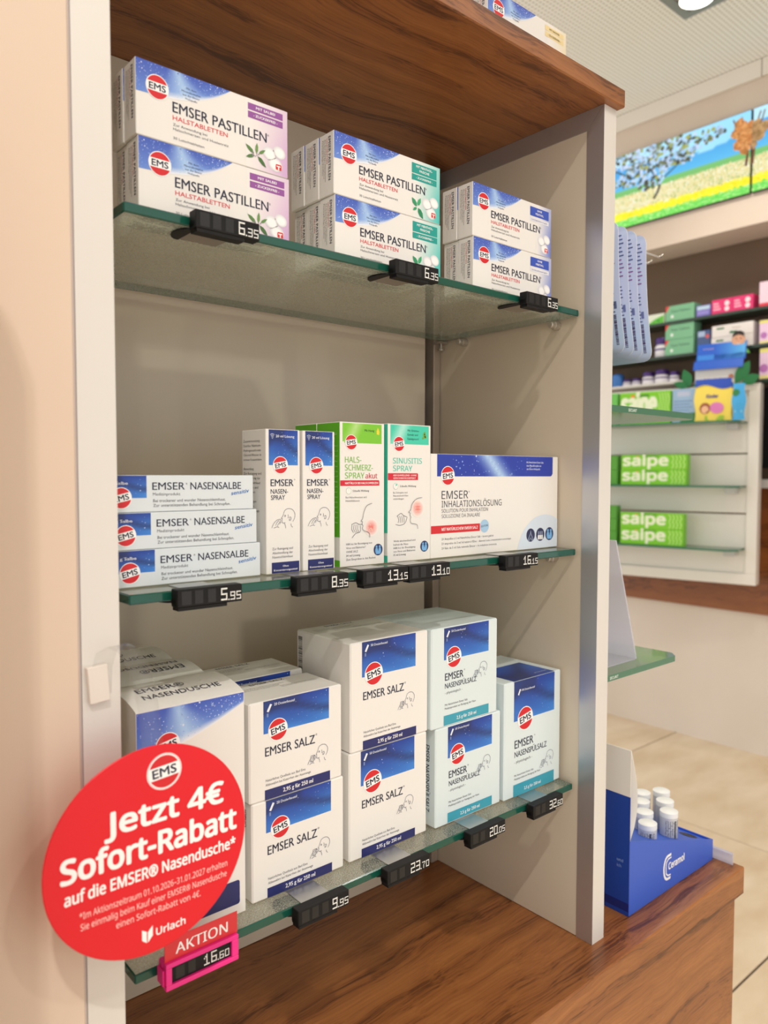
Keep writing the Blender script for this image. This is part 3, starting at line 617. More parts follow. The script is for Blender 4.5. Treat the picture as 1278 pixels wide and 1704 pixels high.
# ---- throat spray (green) and sinus spray (turquoise) boxes
def spray_art(p, hx, hy, gx, gy, gr):
    glow(p, gx, gy, gr)
    for k in range(14):
        a = random.uniform(0, 6.28); r_ = gr * 0.55 * math.sqrt(random.random()); p.disc(gx + r_ * math.cos(a) * 0.7, gy + r_ * math.sin(a), 0.45, (255, 225, 205), 12, 8)
def two_sprays():
    G = (122, 188, 60)
    p = Pr(); p.grid(2.8, 46.6, 12, lambda u: 107.3, lambda u: 124.3, 6, lambda x, y, a, b: lerp((126, 200, 52), (190, 226, 150), max(0, 1 - abs(a - 0.36 + 0.2 * (1 - b)) / 0.2) * 0.9))
    p.rect(2.4, 105.8, 4.4, 108.4, (238, 235, 230), 1); p.logo(12.1, 107.8, 6.6, math.radians(8), 3); p.text('Mit Honig', 27, 117.6, 2.0, (40, 70, 40), 2, w=11, bold=0.01)
    p.poly([(41, 115.5), (43.6, 115.2), (44, 118), (42.2, 121.6), (40.6, 118)], (246, 214, 60), 2)
    for t, y, wd in (('HALS-', 90.3, 18), ('SCHMERZ-', 83.5, 31), ('SPRAY', 76.6, 21.4)): p.text(t, 5.4, y, 5.1, G, 1, w=wd, bold=0.008, font=SANS)
    p.text('akut', 28, 76.6, 4.6, (206, 44, 70), 1, w=13.6, bold=0.014, font=SANS)
    p.rect(0.2, 70.2, 44, 75.0, (214, 32, 56), 1, 1.2, 'tr'); p.text('NATÜRLICH BEI HALSSCHMERZEN', 5.4, 71.6, 1.8, WHITE, 2, w=37, bold=0.012, res=1)
    p.disc(9.3, 65.8, 2.9, (170, 190, 170), 1, 20); p.disc(9.3, 65.8, 2.6, (244, 243, 238), 2, 20); p.stroke([(9.3, 65.8), (9.3, 67.8)], 0.4, (122, 188, 60)); p.text('Schnelle Wirkung', 13.8, 65.0, 1.7, (60, 62, 70), 1, w=18.2, bold=0.008, res=1)
    lines(p, 6.1, 59.4, ['Bei Halsschmerzen und', 'Halsinfektionen'], 1.7, GREY, 1)
    spray_art(p, 0, 0, 34.6, 33.2, 8.0)
    p.curve([(35, 54.6), (29, 52.5), (25.8, 47), (24.4, 41.5), (22.6, 39.4), (24.2, 38.6), (23.6, 36.6), (24.8, 35), (24, 33), (25.6, 30.8), (29.5, 29.6), (32, 28), (32.4, 24.6)], 0.38, (50, 52, 74), 14)
    p.curve([(12.5, 36.6), (17, 38), (20.6, 36.6), (24.2, 36.4)], 0.36, (50, 52, 74), 3); p.curve([(13, 25), (17, 28.6), (22, 30), (22, 35.6)], 0.36, (50, 52, 74), 3)
    for k in range(4): p.curve([(13 + 2.2 * k, 36.4), (12.6 + 2.2 * k, 32.6), (14.6 + 2 * k, 29.6)], 0.34, (50, 52, 74), 3)
    for k, (t, wd, bo) in enumerate((('Hilft bei der Beseitigung von', 29, 0), ('Viren und Bakterien*', 22, 0), ('OHNE SALZ', 13, 0), ('30 ml Lösung', 15.5, 0.014), ('Zum Einsprühen in den Rachen', 33, 0))): p.text(t, 6.5, 18.8 - 3.35 * k, 1.8, (74, 74, 84), 1, w=wd, bold=bo, res=1)
    lungs(p, 42.6, 13.0, 5.2)
    s = Pr(); s.rect(0.2, 26, 33, 124.6, (92, 178, 30)); s.rect(0.2, 0.3, 33, 6, (92, 178, 30))
    s.text('EMSER SPRAY HALS', 4, 114, 1.8, (214, 236, 190), 2, w=25, res=1); s.text('akut 30 ml Lösung', 4, 110.4, 1.8, (214, 236, 190), 2, w=22, res=1)
    for k in range(16): s.text(('Zum Einsprühen in den Rachen bei Halsschmerzen ' * 2)[k * 3:k * 3 + 16], 12, 104 - 4.4 * k, 1.5, (200, 228, 170), 2, w=18, res=1)
    for k in range(18): s.rect(2.2, 7.5 + k, 18, 7.5 + k + 0.3 + 0.4 * random.random(), (40, 40, 40), 2)
    o = carton('throat_spray_box', 0.05, 0.1252, 0.0332, {'front': p, 'side': s}); o.location = (0.1958, 0.0256, Z2 + 0.0008); tag(o, 'green-sided throat spray box standing in front', 'box', 'throat spray boxes')
    dup(o, (0.1956, 0.0594, Z2 + 0.0008), 0, 'green throat spray box standing behind its twin')
    TQ = (64, 200, 176)
    p = Pr(); p.grid(3.2, 51, 12, lambda u: 107.9, lambda u: 125.2, 6, lambda x, y, a, b: lerp((70, 206, 176), (196, 238, 228), max(0, 1 - abs(a - 0.34 + 0.2 * (1 - b)) / 0.22) * 0.9))
    p.logo(13.4, 107.9, 6.9, math.radians(8), 3); lines(p, 24, 119.6, ['Mit Grüntee-', 'Extrakt und', 'Eukalyptusöl'], 1.9, (30, 80, 78), 2, lead=2.0, bold=0.008)
    for (x, y, a) in ((45, 118, 1.0), (46.5, 116, 2.0), (44.6, 114.6, 0.4)): p.disc(x, y, 2.6, (120, 170, 70), 2, 10, ry=1.2, rot=a)
    p.text('SINUSITIS', 6.2, 90.2, 5.0, TQ, 1, w=36, bold=0.008, font=SANS); p.text('SPRAY', 6.4, 83.2, 5.0, TQ, 1, w=23.6, bold=0.008, font=SANS)
    p.rect(0.2, 75.0, 37.4, 81.3, (214, 32, 56), 1, 1.2, 'tr'); p.text('ABSCHWELLEND OHNE', 6.4, 78.6, 1.5, WHITE, 2, w=29, bold=0.012, res=1); p.text('GEWÖHNUNGSEFFEKT', 6.4, 76.0, 1.5, WHITE, 2, w=28, bold=0.012, res=1)
    p.disc(9.6, 69.4, 3.0, (160, 196, 190), 1, 20); p.disc(9.6, 69.4, 2.7, (244, 243, 238), 2, 20); p.poly([(9.6, 69.4), (9.6, 71.8), (11.6, 70.8)], TQ, 3); p.text('Schnelle Wirkung', 14.8, 68.6, 1.7, (60, 62, 70), 1, w=20, bold=0.008, res=1)
    lines(p, 6.6, 62.8, ['Bei Schnupfen und', 'Nasennebenhöhlen-', 'entzündungen'], 1.6, GREY, 1)
    glow(p, 36.8, 48.6, 8.2)
    for k in range(18): p.disc(33 + 2.0 * (k % 4) + 0.5 * (k // 4), 54.5 - 2.8 * (k // 4), 0.5, (255, 228, 210), 12, 8)
    p.curve([(42, 58.6), (35, 57.4), (29.6, 53), (27.6, 47.5), (25, 45.4), (27.2, 44.4), (26.8, 42.6), (28, 40.6), (27.2, 39), (28.2, 35.2), (33, 34.2), (36, 33), (36.6, 29.6)], 0.38, (50, 52, 74), 14)
    p.curve([(11, 42), (16, 44.5), (19, 42.6), (23.6, 41)], 0.36, (50, 52, 74), 3); p.curve([(9.6, 34.6), (15, 33.6), (21, 35.4), (23.6, 40.6)], 0.36, (50, 52, 74), 3)
    for k in range(4): p.curve([(12 + 2.4 * k, 42), (13.4 + 2.2 * k, 38.6), (12.6 + 2.4 * k, 36)], 0.34, (50, 52, 74), 3)
    for k, (t, wd, bo) in enumerate((('Wirkt abschwellend und', 27, 0), ('befreit die Nase', 18, 0), ('Hilft bei der Beseitigung', 27, 0), ('von Viren und Bakterien', 27, 0), ('15 ml Lösung', 15, 0.014))): p.text(t, 7.1, 18.4 - 3.15 * k, 1.75, (74, 74, 84), 1, w=wd, bold=bo, res=1)
    lungs(p, 45.8, 12.6, 5.2)
    s = Pr(); s.rect(0, 27, 33.4, 125.5, (60, 200, 172)); s.rect(0, 0.3, 33.4, 6.5, (60, 200, 172))
    o = carton('sinus_spray_box', 0.0538, 0.126, 0.0334, {'front': p, 'side': s}); o.location = (0.2497, 0.0256, Z2 + 0.0008); tag(o, 'turquoise-sided sinus spray box next to the wide inhalation box', 'box')
two_sprays()

# ---- inhalation solution box, 197 x 100 x 60 mm
p = Pr(); p.grid(8.2, 187.4, 40, lambda u: 78.4, lambda u: 99.7, 8, lambda x, y, a, b: lerp((40, 62, 168), (186, 218, 250), max(0, 1 - abs(a - 0.40 - 0.12 * (1 - b)) / 0.14) ** 1.3))
bubbles(p, 60, 30, 150, lambda u: 79, lambda u: 99, rmin=0.2, rmax=0.6); p.poly([(187.4, 78.2), (187.4, 82), (186.2, 79.6), (183.6, 78.2)], (238, 235, 230), 2); p.logo(22.6, 79, 9.4, math.radians(6), 3)
for k, t in enumerate(('Mit Natürlichem Emser Salz,', 'dem Mineralkomplex aus', 'der Emser Heilquelle')): p.text(t, 142, 92.5 - 3.6 * k, 1.9, (226, 234, 250), 2, w=(29, 25, 23)[k], res=1, bold=0.012)
DK = (58, 58, 74)
p.text('EMSER', 14.4, 56.6, 7.8, DK, 1, w=37, font=SANS, res=3); p.text('®', 52, 62.4, 1.6, DK, 1); p.text('INHALATIONSLÖSUNG', 14.4, 48.5, 6.2, DK, 1, w=87.6, font=SANS, res=3)
p.text('SOLUTION POUR INHALATION', 14.5, 43.4, 3.5, (92, 92, 104), 1, w=66.5, font=SANS); p.text('SOLUZIONE DA INALARE', 14.5, 38.2, 3.5, (92, 92, 104), 1, w=54.5, font=SANS)
p.rect(0.3, 23.4, 69, 31.0, (214, 34, 44), 1); p.text('MIT NATÜRLICHEM EMSER SALZ', 14.6, 25.9, 2.8, WHITE, 2, w=51, bold=0.014, font=SANS)
p.disc(75.9, 28.1, 6.6, (168, 204, 234), 2, 28); p.text('ISOTON', 75.9, 27.2, 2.0, DK, 3, w=10, align='c', rot=0.1, bold=0.01)
for k, (t, wd) in enumerate((('20 Ampullen à 5 ml Natürliches Emser Salz – isoton gelöst', 75), ('20 ampoules de 5 ml Sel naturel d’Ems – dissous à une concentration isotonique', 103), ('20 fiale da 5 ml Sale naturale Emser – in soluzione isotonica', 80))): p.text(t, 14.7, 16.8 - 4.5 * k, 2.1, (84, 84, 94), 1, w=wd, res=1)
pts = [(196.7, 0.3), (196.7, 31.5)]
for k in range(15): a = math.radians(62 + (180 - 62 + 2) * k / 14); pts.append((174 + 47 * math.cos(a), max(0.3, -10 + 46.7 * math.sin(a))))
pts.append((128, 0.3)); p.poly(pts, (214, 226, 240), 1)
for k, x in enumerate((150, 166.6, 182.6)):
    if k < 2: p.disc(x, 15, 7.2, (40, 44, 84), 2, 28)
    if k == 0:
        for s_ in (-1, 1): p.curve([(x, 20), (x + s_ * 0.8, 16), (x + s_ * 4, 10.5), (x + s_ * 2, 9.6), (x + s_ * 0.8, 12)], 0.5, (190, 205, 230), 3)
    if k == 1:
        for s_ in (-1, 0, 1): p.rect(x + s_ * 3 - 1.2, 9.6, x + s_ * 3 + 1.2, 14.4, WHITE, 3); p.rect(x + s_ * 3 - 0.8, 14.9, x + s_ * 3 + 0.8, 18.5, (150, 160, 190), 3)
    if k == 2: lungs(p, x, 15, 7.2)
o = carton('inhalation_box', 0.197, 0.1, 0.06, {'front': p}); o.location = (0.3044, 0.0262, Z2 + 0.0008); tag(o, 'wide white inhalation solution box with blue top band', 'box')

# ---- bottom shelf: salt boxes
def salt_front(W_, H_, n, pale=False):
    p = Pr()
    x0, x1 = (13, 77.6) if not pale else (16.6, 80.8)
    yb, yt = (54.2, H_ - 0.6) if n == 20 else (65.6, H_ - 0.8)
    blue_panel(p, x0, yb, x1, yt, 24)
    p.poly([(x0 + 7, yt - 5.6), (x0 + 8.6, yt - 4.8), (x0 + 6, yt - 1.2), (x0 + 4.4, yt - 2)], (240, 244, 250), 2) if False else p.poly([(x0 + 3, yt - 8.4), (x0 + 4.8, yt - 9.2), (x0 + 8, yt - 3.4), (x0 + 6.2, yt - 2.6)], (236, 240, 248), 2)
    p.rect(x0 + 3.0, yt - 13, x0 + 4.6, yt - 10, (120, 140, 190), 2)
    p.text('%d Dosierbeutel' % n, x0 + 10, yt - 4.8, 2.1, (226, 232, 246), 2, w=19.6, bold=0.012)
    p.logo(x0 + 13.5, yb + 1.4, 9.2 if n == 20 else 10.6, math.radians(11), 3)
    return p, x0, x1, yb
def salt(n):
    H_ = 81 if n == 20 else 97.6; W_ = 91.5 if n == 20 else 94
    p, x0, x1, yb = salt_front(W_, H_, n)
    ye = 35.8 if n == 20 else 45
    p.text('EMSER SALZ', x0 + 1.4, ye, 7.2, NAVY, 1, w=48.5, res=3, bold=0.011); p.text('®', x0 + 50.6, ye + 6.2, 1.6, NAVY, 1)
    head_art(p, x0 + 42.6, ye - 17.4, 0.98, (84, 84, 110), 0.34, cup=True)
    p.text('Natürliches Quellsalz aus Bad Ems', x0 + 1.7, 15.2, 2.0, GREY, 1, w=38.4); p.text('Altbewährt bei Katarrhen der Atemwege', x0 + 1.6, 11.6, 2.0, GREY, 1, w=44)
    p.rect(x0 + 0.9, 0.5, x1 + 1.0, 8.6, DBLUE, 1); p.text('2,95 g für 250 ml', x0 + 33, 3.0, 3.3, WHITE, 2, w=29.5, align='c', bold=0.016)
    d = 53 if n == 20 else 82
    t = Pr(); t.text('EMSER SALZ', 45, d - 9, 4.4, NAVY, 1, w=34, align='c')
    lines(t, 8, d - 16, ['Natürliches Quellsalz aus Bad Ems zur Anwendung', 'bei Katarrhen der Atemwege. Nasenspülung,', 'Inhalation und Gurgeln. Packung beachten.'], 1.6, (110, 108, 106), 1)
    lines(t, 48, d - 24, ['Zusammensetzung: Emser Salz, natürliche', 'Mineralstoffe. Nicht über 25 Grad lagern.'], 1.5, (110, 108, 106), 1)
    s = Pr()
    if n == 50:
        for k in range(28): s.rect(3, 60 + k * 1.15, 9.5, 60 + k * 1.15 + random.choice((0.35, 0.55, 0.8)), (40, 40, 46), 1)
    else:
        s.text('Urlach', 44, 60, 3.6, (30, 30, 40), 1, w=14, rot=math.pi / 2, bold=0.01)
        for k in range(5): s.text('Quellsalz aus Bad Ems Natürlich Emser Salz', 12 + 4 * k, 8, 1.8, (110, 108, 100), 1, w=46 - 3 * k, rot=math.pi / 2, res=1)
    return {'front': p, 'top': t, 'side': s}
def rinse(H_, n, big=False):
    p, x0, x1, yb = salt_front(94, H_, n, True)
    if big:
        p = Pr(); x0, x1, yb = 15, 84, 81.5; blue_panel(p, x0, yb, x1, H_ - 0.4, 24)
        p.poly([(x0 + 6, H_ - 15), (x0 + 7.8, H_ - 15.8), (x0 + 11, H_ - 10), (x0 + 9.2, H_ - 9.2)], (236, 240, 248), 2); p.text('100 Dosierbeutel', x0 + 12, H_ - 12, 2.2, (226, 232, 246), 2, w=22, bold=0.012); p.logo(33.7, 82.2, 12.8, math.radians(11), 3)
    k = 1.22 if big else 1.0; ye = 52.4 if big else 45.4
    p.text('EMSER', x0 + 1.6, ye, 7.0 * k, NAVY, 1, w=25.6 * k, res=3, bold=0.011); p.text('®', x0 + 28 * k, ye + 6 * k, 1.5, NAVY, 1); p.text('NASENSPÜLSALZ', x0 + 1.6, ye - 7.8 * k, 5.0 * k, NAVY, 1, w=44.6 * k, res=3, bold=0.009)
    p.text('- physiologisch -', x0 + 1.6, ye - 13.2 * k, 2.4 * k, GREY, 1, w=24 * k)
    if big: head_art(p, x0 + 44, 20.5, 1.15, (96, 100, 124), 0.36, cup=True)
    else: head_art(p, x0 + 41, 41, 1.0, (96, 100, 124), 0.36, cup=True)
    p.text('Mit Natürlichem Emser Salz', x0 + 1.4, 20.6 * (1.08 if big else 1), 2.0, GREY, 1, w=32); p.text('Medizinprodukt zur Reinigung der Nase', x0 + 1.4, 17.0 * (1.08 if big else 1), 2.0, GREY, 1, w=44)
    tq = (58, 160, 184)
    p.rect(x0, 0.6 if big else 1.6, x1 + 0.6, 13.6 if big else 11.2, tq, 1); p.text('2,5 g für 250 ml', x0 + 32, 4.6, 3.2, WHITE, 2, w=28, align='c', bold=0.016)
    t = Pr(); lines(t, 6, 76, ['Medizinprodukt zur Reinigung der Nase mit', 'Natürlichem Emser Salz. Nasenspülsalz physiologisch', 'Zur Anwendung mit der Nasendusche.', 'Packungsbeilage und Hinweise beachten.'], 1.8, (120, 124, 126), 1, lead=2.4)
    if big:
        t = Pr(); t.grid(15, 84, 10, lambda u: 0.3, lambda u: 50, 8, lambda x, y, a, b: water(x, y, a, 0.9 - 0.5 * b)); t.logo(33, 58, 13, 0.2, 3); t.text('100 Dosierbeutel', 60, 8, 2.2, (226, 232, 246), 2, w=20)
        t.text('EMSER', 18, 74, 6, NAVY, 1, w=26)
    s = Pr(); s.text('EMSER NASENSPÜLSALZ', 74, 80, 5.6, NAVY, 1, w=66, rot=-math.pi / 2, bold=0.004); s.text('- physiologisch -', 68, 70, 2.4, GREY, 1, w=24, rot=-math.pi / 2)
    return {'front': p, 'top': t, 'side': s}
gs = 'salt boxes on the bottom glass shelf'
a = carton('salt_box', 0.0915, 0.0807, 0.0525, salt(20), bev=0.0012); a.location = (0.1046, 0.0212, Z3 + 0.0008); tag(a, 'lower small salt box of twenty sachets behind the 9.95 tag', 'box', gs)
dup(a, (0.1026, 0.0208, Z3 + 0.0818), math.radians(0.2), 'upper small salt box of twenty sachets beside the douche boxes')
dup(a, (0.104, 0.0762, Z3 + 0.0008), 0, 'small salt box hidden behind the lower one of twenty sachets'); dup(a, (0.1015, 0.0782, Z3 + 0.0846), math.radians(0.3), 'small salt box with only its top and blue strip showing at the back')
a = carton('salt_box', 0.094, 0.0973, 0.082, salt(50), bev=0.0012); a.location = (0.2028, 0.0222, Z3 + 0.0008); tag(a, 'lower large salt box of fifty sachets behind the 23.70 tag', 'box', gs)
dup(a, (0.2036, 0.0214, Z3 + 0.0984), math.radians(0.3), 'upper large salt box of fifty sachets with barcode on its side')
a = carton('rinsing_salt_box', 0.0945, 0.0973, 0.088, rinse(97.3, 50), CARTON_BLUE, bev=0.0012); a.location = (0.3055, 0.0192, Z3 + 0.0008); tag(a, 'lower pale blue rinsing salt box behind the 20.05 tag', 'box', gs)
dup(a, (0.2992, 0.0188, Z3 + 0.0984), math.radians(0.2), 'upper pale blue rinsing salt box on top of its twin')
a = carton('rinsing_salt_box', 0.0955, 0.1245, 0.088, rinse(124.5, 100, True), CARTON_BLUE, bev=0.0012); a.location = (0.4032, 0.0168, Z3 + 0.0008); tag(a, 'single tall pale blue rinsing salt box behind the 32.60 tag', 'box', gs)

# ---- nasal douche boxes with bulging lids, 86 x 175 x 60 mm
bm = bmesh.new(); D_ = 0.0595; prof = [(0, 0), (0, 0.1742)]
prof += [(D_ * k / 12, 0.1742 + 0.0065 * math.sin(math.pi * min(1, (k / 12) * 0.82)) ** 0.8) for k in range(1, 12)] + [(D_, 0.1766), (D_, 0)]
prism(bm, prof, 'x', 0, 0.086); lidme = smooth_by_angle(fin(bm), 35)
p = Pr(); lo = lambda u: 138 + 27.5 * (u / 85.5) ** 1.5
p.grid(0.3, 85.6, 32, lo, lambda u: 173.6, 12, lambda x, y, a, b: swell(x, y, a, b, 0.36)); bubbles(p, 170, 1, 83, lambda u: lo(u) + 2, lambda u: 173, rmin=0.15, rmax=0.5, col=(225, 236, 252))
p.logo(23.4, 146.4, 9.4, math.radians(11), 3); p.text('EMSER', 10, 108, 9, NAVY, 1, w=40); p.text('NASENDUSCHE', 10, 96, 7, NAVY, 1, w=58)
p.rect(2, 8, 81, 27, DBLUE, 1, 2)
s = Pr(); s.text('Emser Nasendusche', 40, 118, 2.4, (60, 60, 66), 1, rot=0, w=17); s.rect(2, 60, 58, 106, (186, 196, 120)); s.text('Nasendusche', 36, 134, 2.6, (50, 50, 56), 1, w=20)
for k in range(8): s.text('Mit der Nasendusche reinigen', 6, 100 - 4.6 * k, 2, (70, 80, 60), 1, w=48 - 3 * (k % 3), res=1)
o1 = carton('nasal_douche_box', 0.086, 0.1742, D_, {'front': p, 'side': s}, CARTON, lidme)
def lid_text(parent, flip, name='lid_print'):
    q = Pr(); rot = math.pi if flip else 0
    if flip: q.text('EMSER®', 76, 27, 8, NAVY, 1, w=38, rot=rot); q.text('NASENDUSCHE', 76, 40, 6.4, NAVY, 1, w=62, rot=rot)
    else: q.text('EMSER®', 12, 25, 8, NAVY, 1, w=38); q.text('NASENDUSCHE', 12, 13, 6.4, NAVY, 1, w=62)
    b0 = q.build(name, parent, (0, 0, 0), (1, 0, 0), (0, 1, 0))
    for v in b0.data.vertices:   # the lettering follows the bulge of the lid
        t = v.co.y / D_ * 0.82; v.co.z += 0.1742 + 0.0065 * max(0, math.sin(math.pi * min(1, t))) ** 0.8 + 0.00025
    return b0
gd = 'nasal douche boxes in a row'
lp = lid_text(o1, False); o1.location = (0.0108, 0.0184, Z3 + 0.0008); tag(o1, 'front nasal douche box, half hidden by the round red sign', 'box', gd)
o2 = dup(o1, (0.0108, 0.0786, Z3 + 0.0008), 0, 'second nasal douche box of the row, lid lettering upside down')
for ch in list(o2.children):
    if ch.name.startswith('lid_print'): bpy.data.objects.remove(ch)
lid_text(o2, True)
dup(o1, (0.0108, 0.1388, Z3 + 0.0008), 0, 'last nasal douche box at the back of the row')

# ================================================================== round red sign on a clear strip
r = empty('round_promotion_sign', (-0.031, -0.027, 1.127)); tag(r, 'round red discount sign held by a clear plastic strip', 'sign')
L = lambda x, y, z: (x + 0.031, y + 0.027, z - 1.127)
bm = bmesh.new(); c = L(-0.012, -0.06, 1.039); lathe(bm, [(0.0633, -0.0004), (0.0637, 0.0), (0.0637, 0.0004)], 96, 'y', c); disc = obj('disc', fin(bm), mat('red_card_sign', (226, 12, 34), 0.4), r)
p = Pr(); S_ = SANS
p.disc(8, 46.5, 11.2, WHITE, 0, 48); p.disc(8, 46.5, 10.8, (226, 12, 34), 0.5, 48); p.logo(8, 46.5, 10.6, math.radians(5), 1)
p.v = [(v[0], v[1], v[2]) for v in p.v]
p.text('Jetzt 4€', 9.5, 16.8, 13.2, WHITE, 1, w=76, align='c', bold=0.03, font=S_, res=4)
p.text('Sofort-Rabatt', 1.5, -3.2, 13.4, WHITE, 1, w=110, align='c', bold=0.03, font=S_, res=4)
p.text('auf die EMSER® Nasendusche*', 2.0, -16.0, 6.8, WHITE, 1, w=108, align='c', bold=0.022, font=S_, res=3)
p.text('*Im Aktionszeitraum 01.10.2026–31.01.2027 erhalten', 3, -26.6, 3.9, (255, 214, 208), 1, w=94, align='c', font=S_)
p.text('Sie einmalig beim Kauf einer EMSER® Nasendusche', 3, -33.2, 3.9, (255, 214, 208), 1, w=93, align='c', font=S_); p.text('einen Sofort-Rabatt von 4€.', 4, -39.8, 3.9, (255, 214, 208), 1, w=54, align='c', font=S_)
p.poly([(-7.5, -47.2), (-4.6, -49), (-4.6, -56), (-7.5, -53.6)], WHITE, 1); p.poly([(-3.9, -56), (-3.9, -49.6), (-0.8, -46.4), (-0.8, -52.6)], WHITE, 1); p.text('Urlach', 1.4, -53.6, 4.4, WHITE, 1, w=19, bold=0.02, font=S_)
p.build('lettering', disc, (c[0], c[1] - 0.0004, c[2]), (1, 0, 0), (0, 0, 1))
# clear strip: leaves the pad upwards, arches forward and comes down behind the disc
bm = bmesh.new(); P0 = [(-0.030, -0.0285, 1.130), (-0.0295, -0.029, 1.146), (-0.0275, -0.032, 1.157), (-0.0225, -0.0375, 1.1615), (-0.0175, -0.043, 1.158), (-0.0135, -0.0485, 1.146), (-0.011, -0.053, 1.128), (-0.010, -0.0565, 1.108), (-0.010, -0.0588, 1.088), (-0.010, -0.0592, 1.07)]
rows_ = []
for q in P0: rows_.append((bm.verts.new(L(q[0] - 0.0065, q[1], q[2])), bm.verts.new(L(q[0] + 0.0065, q[1], q[2] + 0.0004))))
for a_, b_ in zip(rows_, rows_[1:]): bm.faces.new((a_[0], a_[1], b_[1], b_[0]))
me = smooth_by_angle(fin(bm), 60); st = obj('clear_strip', me, CLEAR, r); so = st.modifiers.new('thick', 'SOLIDIFY'); so.thickness = 0.0003
pad = bx('adhesive_pad', mat('white_foam_pad', (232, 224, 216), 0.6), -0.0062, 0.0062, -0.0032, 0.0008, -0.0008, 0.022, 0.0004, r); pad.location = (0, 0, 0); pad.rotation_euler = (0, math.radians(-4), 0)

# ================================================================== blue counter display with tubes
BLUE = mat('blue_cardboard', (58, 98, 204), 0.42)
BLUE_D = mat('blue_cardboard_header', (18, 62, 156), 0.42)
WCARD = mat('white_cardboard', (232, 228, 222), 0.55)
CX, CY = 0.582, -0.0225
r = empty('counter_display', (CX, CY, 0.7502)); tag(r, 'blue cardboard counter display with white header and lettered front', 'display')
TOPZ = lambda x: 0.0895 - 0.303 * x
bm = bmesh.new(); DW, DD = 0.205, 0.088; sl = [(0, 0), (DW, 0), (DW, TOPZ(DW)), (0, TOPZ(0))]
prism(bm, sl, 'y', 0, 0.0012); prism(bm, sl, 'y', DD - 0.0012, DD); add_box(bm, DW - 0.0012, DW, 0.0012, DD - 0.0012, 0, TOPZ(DW)); add_box(bm, 0.0012, DW - 0.0012, 0.0012, DD - 0.0012, 0, 0.0012)
obj('tray', fin(bm), BLUE, r)
# sloping insert; holes are flat dark discs, inner shade put into their colour
slots = [(0.080, 0.024), (0.132, 0.024), (0.184, 0.024), (0.106, 0.044), (0.158, 0.044), (0.132, 0.064), (0.184, 0.064), (0.080, 0.064)]
SL = math.sqrt(1 + 0.303 ** 2)
bm = bmesh.new(); vs_ = [bm.verts.new((x, y, TOPZ(x) - 0.003)) for x, y in ((0.0014, 0.0013), (DW - 0.0013, 0.0013), (DW - 0.0013, DD - 0.0013), (0.0014, DD - 0.0013))]; bm.faces.new(vs_)
ins = obj('insert', fin(bm), BLUE, r); ins.modifiers.new('t', 'SOLIDIFY').thickness = 0.0006
HOLE = mat('hole_shade', (20, 22, 34), 0.8)
for k, (x, y) in enumerate(slots):
    h = Pr(); h.disc(0, 0, 11.4, (22, 26, 46), 0, 28); h.build('hole', r, (x, y, TOPZ(x) - 0.0028), Vector((1, 0, -0.303)).normalized(), (0, 1, 0))
# header at the high end: blue sheet with white top, folded over
bm = bmesh.new(); add_box(bm, -0.0008, 0.0, 0.0, DD, 0.0, 0.142, 0); obj('header', fin(bm), BLUE_D, r)
bm = bmesh.new(); add_box(bm, -0.0008, 0.0, 0.0, DD, 0.1422, 0.197); obj('header_top', fin(bm), WCARD, r)
bm = bmesh.new(); A = []
for k in range(9):
    t = k / 8; z = 0.089 + (0.197 - 0.089) * t; x = 0.0012 + 0.015 * math.sin(math.pi * t ** 0.8); A.append((bm.verts.new((x, 0.0006, z)), bm.verts.new((x, DD - 0.0006, z))))
for a_, b_ in zip(A, A[1:]): bm.faces.new((a_[0], a_[1], b_[1], b_[0]))
fl = obj('header_fold', smooth_by_angle(fin(bm), 60), WCARD, r); fl.modifiers.new('t', 'SOLIDIFY').thickness = 0.0006
p = Pr(); p.text('Ceramol', 89, 25.5, 8.2, WHITE, 1, w=39, bold=0.03, font=SANS, res=3)
ring = []
for k in range(13): a = math.radians(90 + 180 * k / 12); ring.append((86 + 5 * math.cos(a) if False else 87 + 9 * math.cos(a), 29 + 14.5 * math.sin(a)))
p.stroke([(94, 43.6)] + ring + [(93, 14.4)], 3.2, WHITE, 1); p.stroke([(95, 39.6), (89, 39.4), (84, 36.5), (83, 30), (83.6, 22), (88, 18.4), (94, 18)], 1.8, WHITE, 1)
p.build('lettering', r, (0, 0, 0), (1, 0, 0), (0, 0, 1))
p = Pr(); p.rect(0, 5, DD * 1000, 15, (8, 34, 112), 0); p.text('und', 72, 62, 3.4, (150, 180, 230), 1, font=SANS); p.text('ich', 72, 55, 3.4, (150, 180, 230), 1, font=SANS); p.build('header_print', r, (-0.0008, DD, 0), (0, -1, 0), (0, 0, 1))
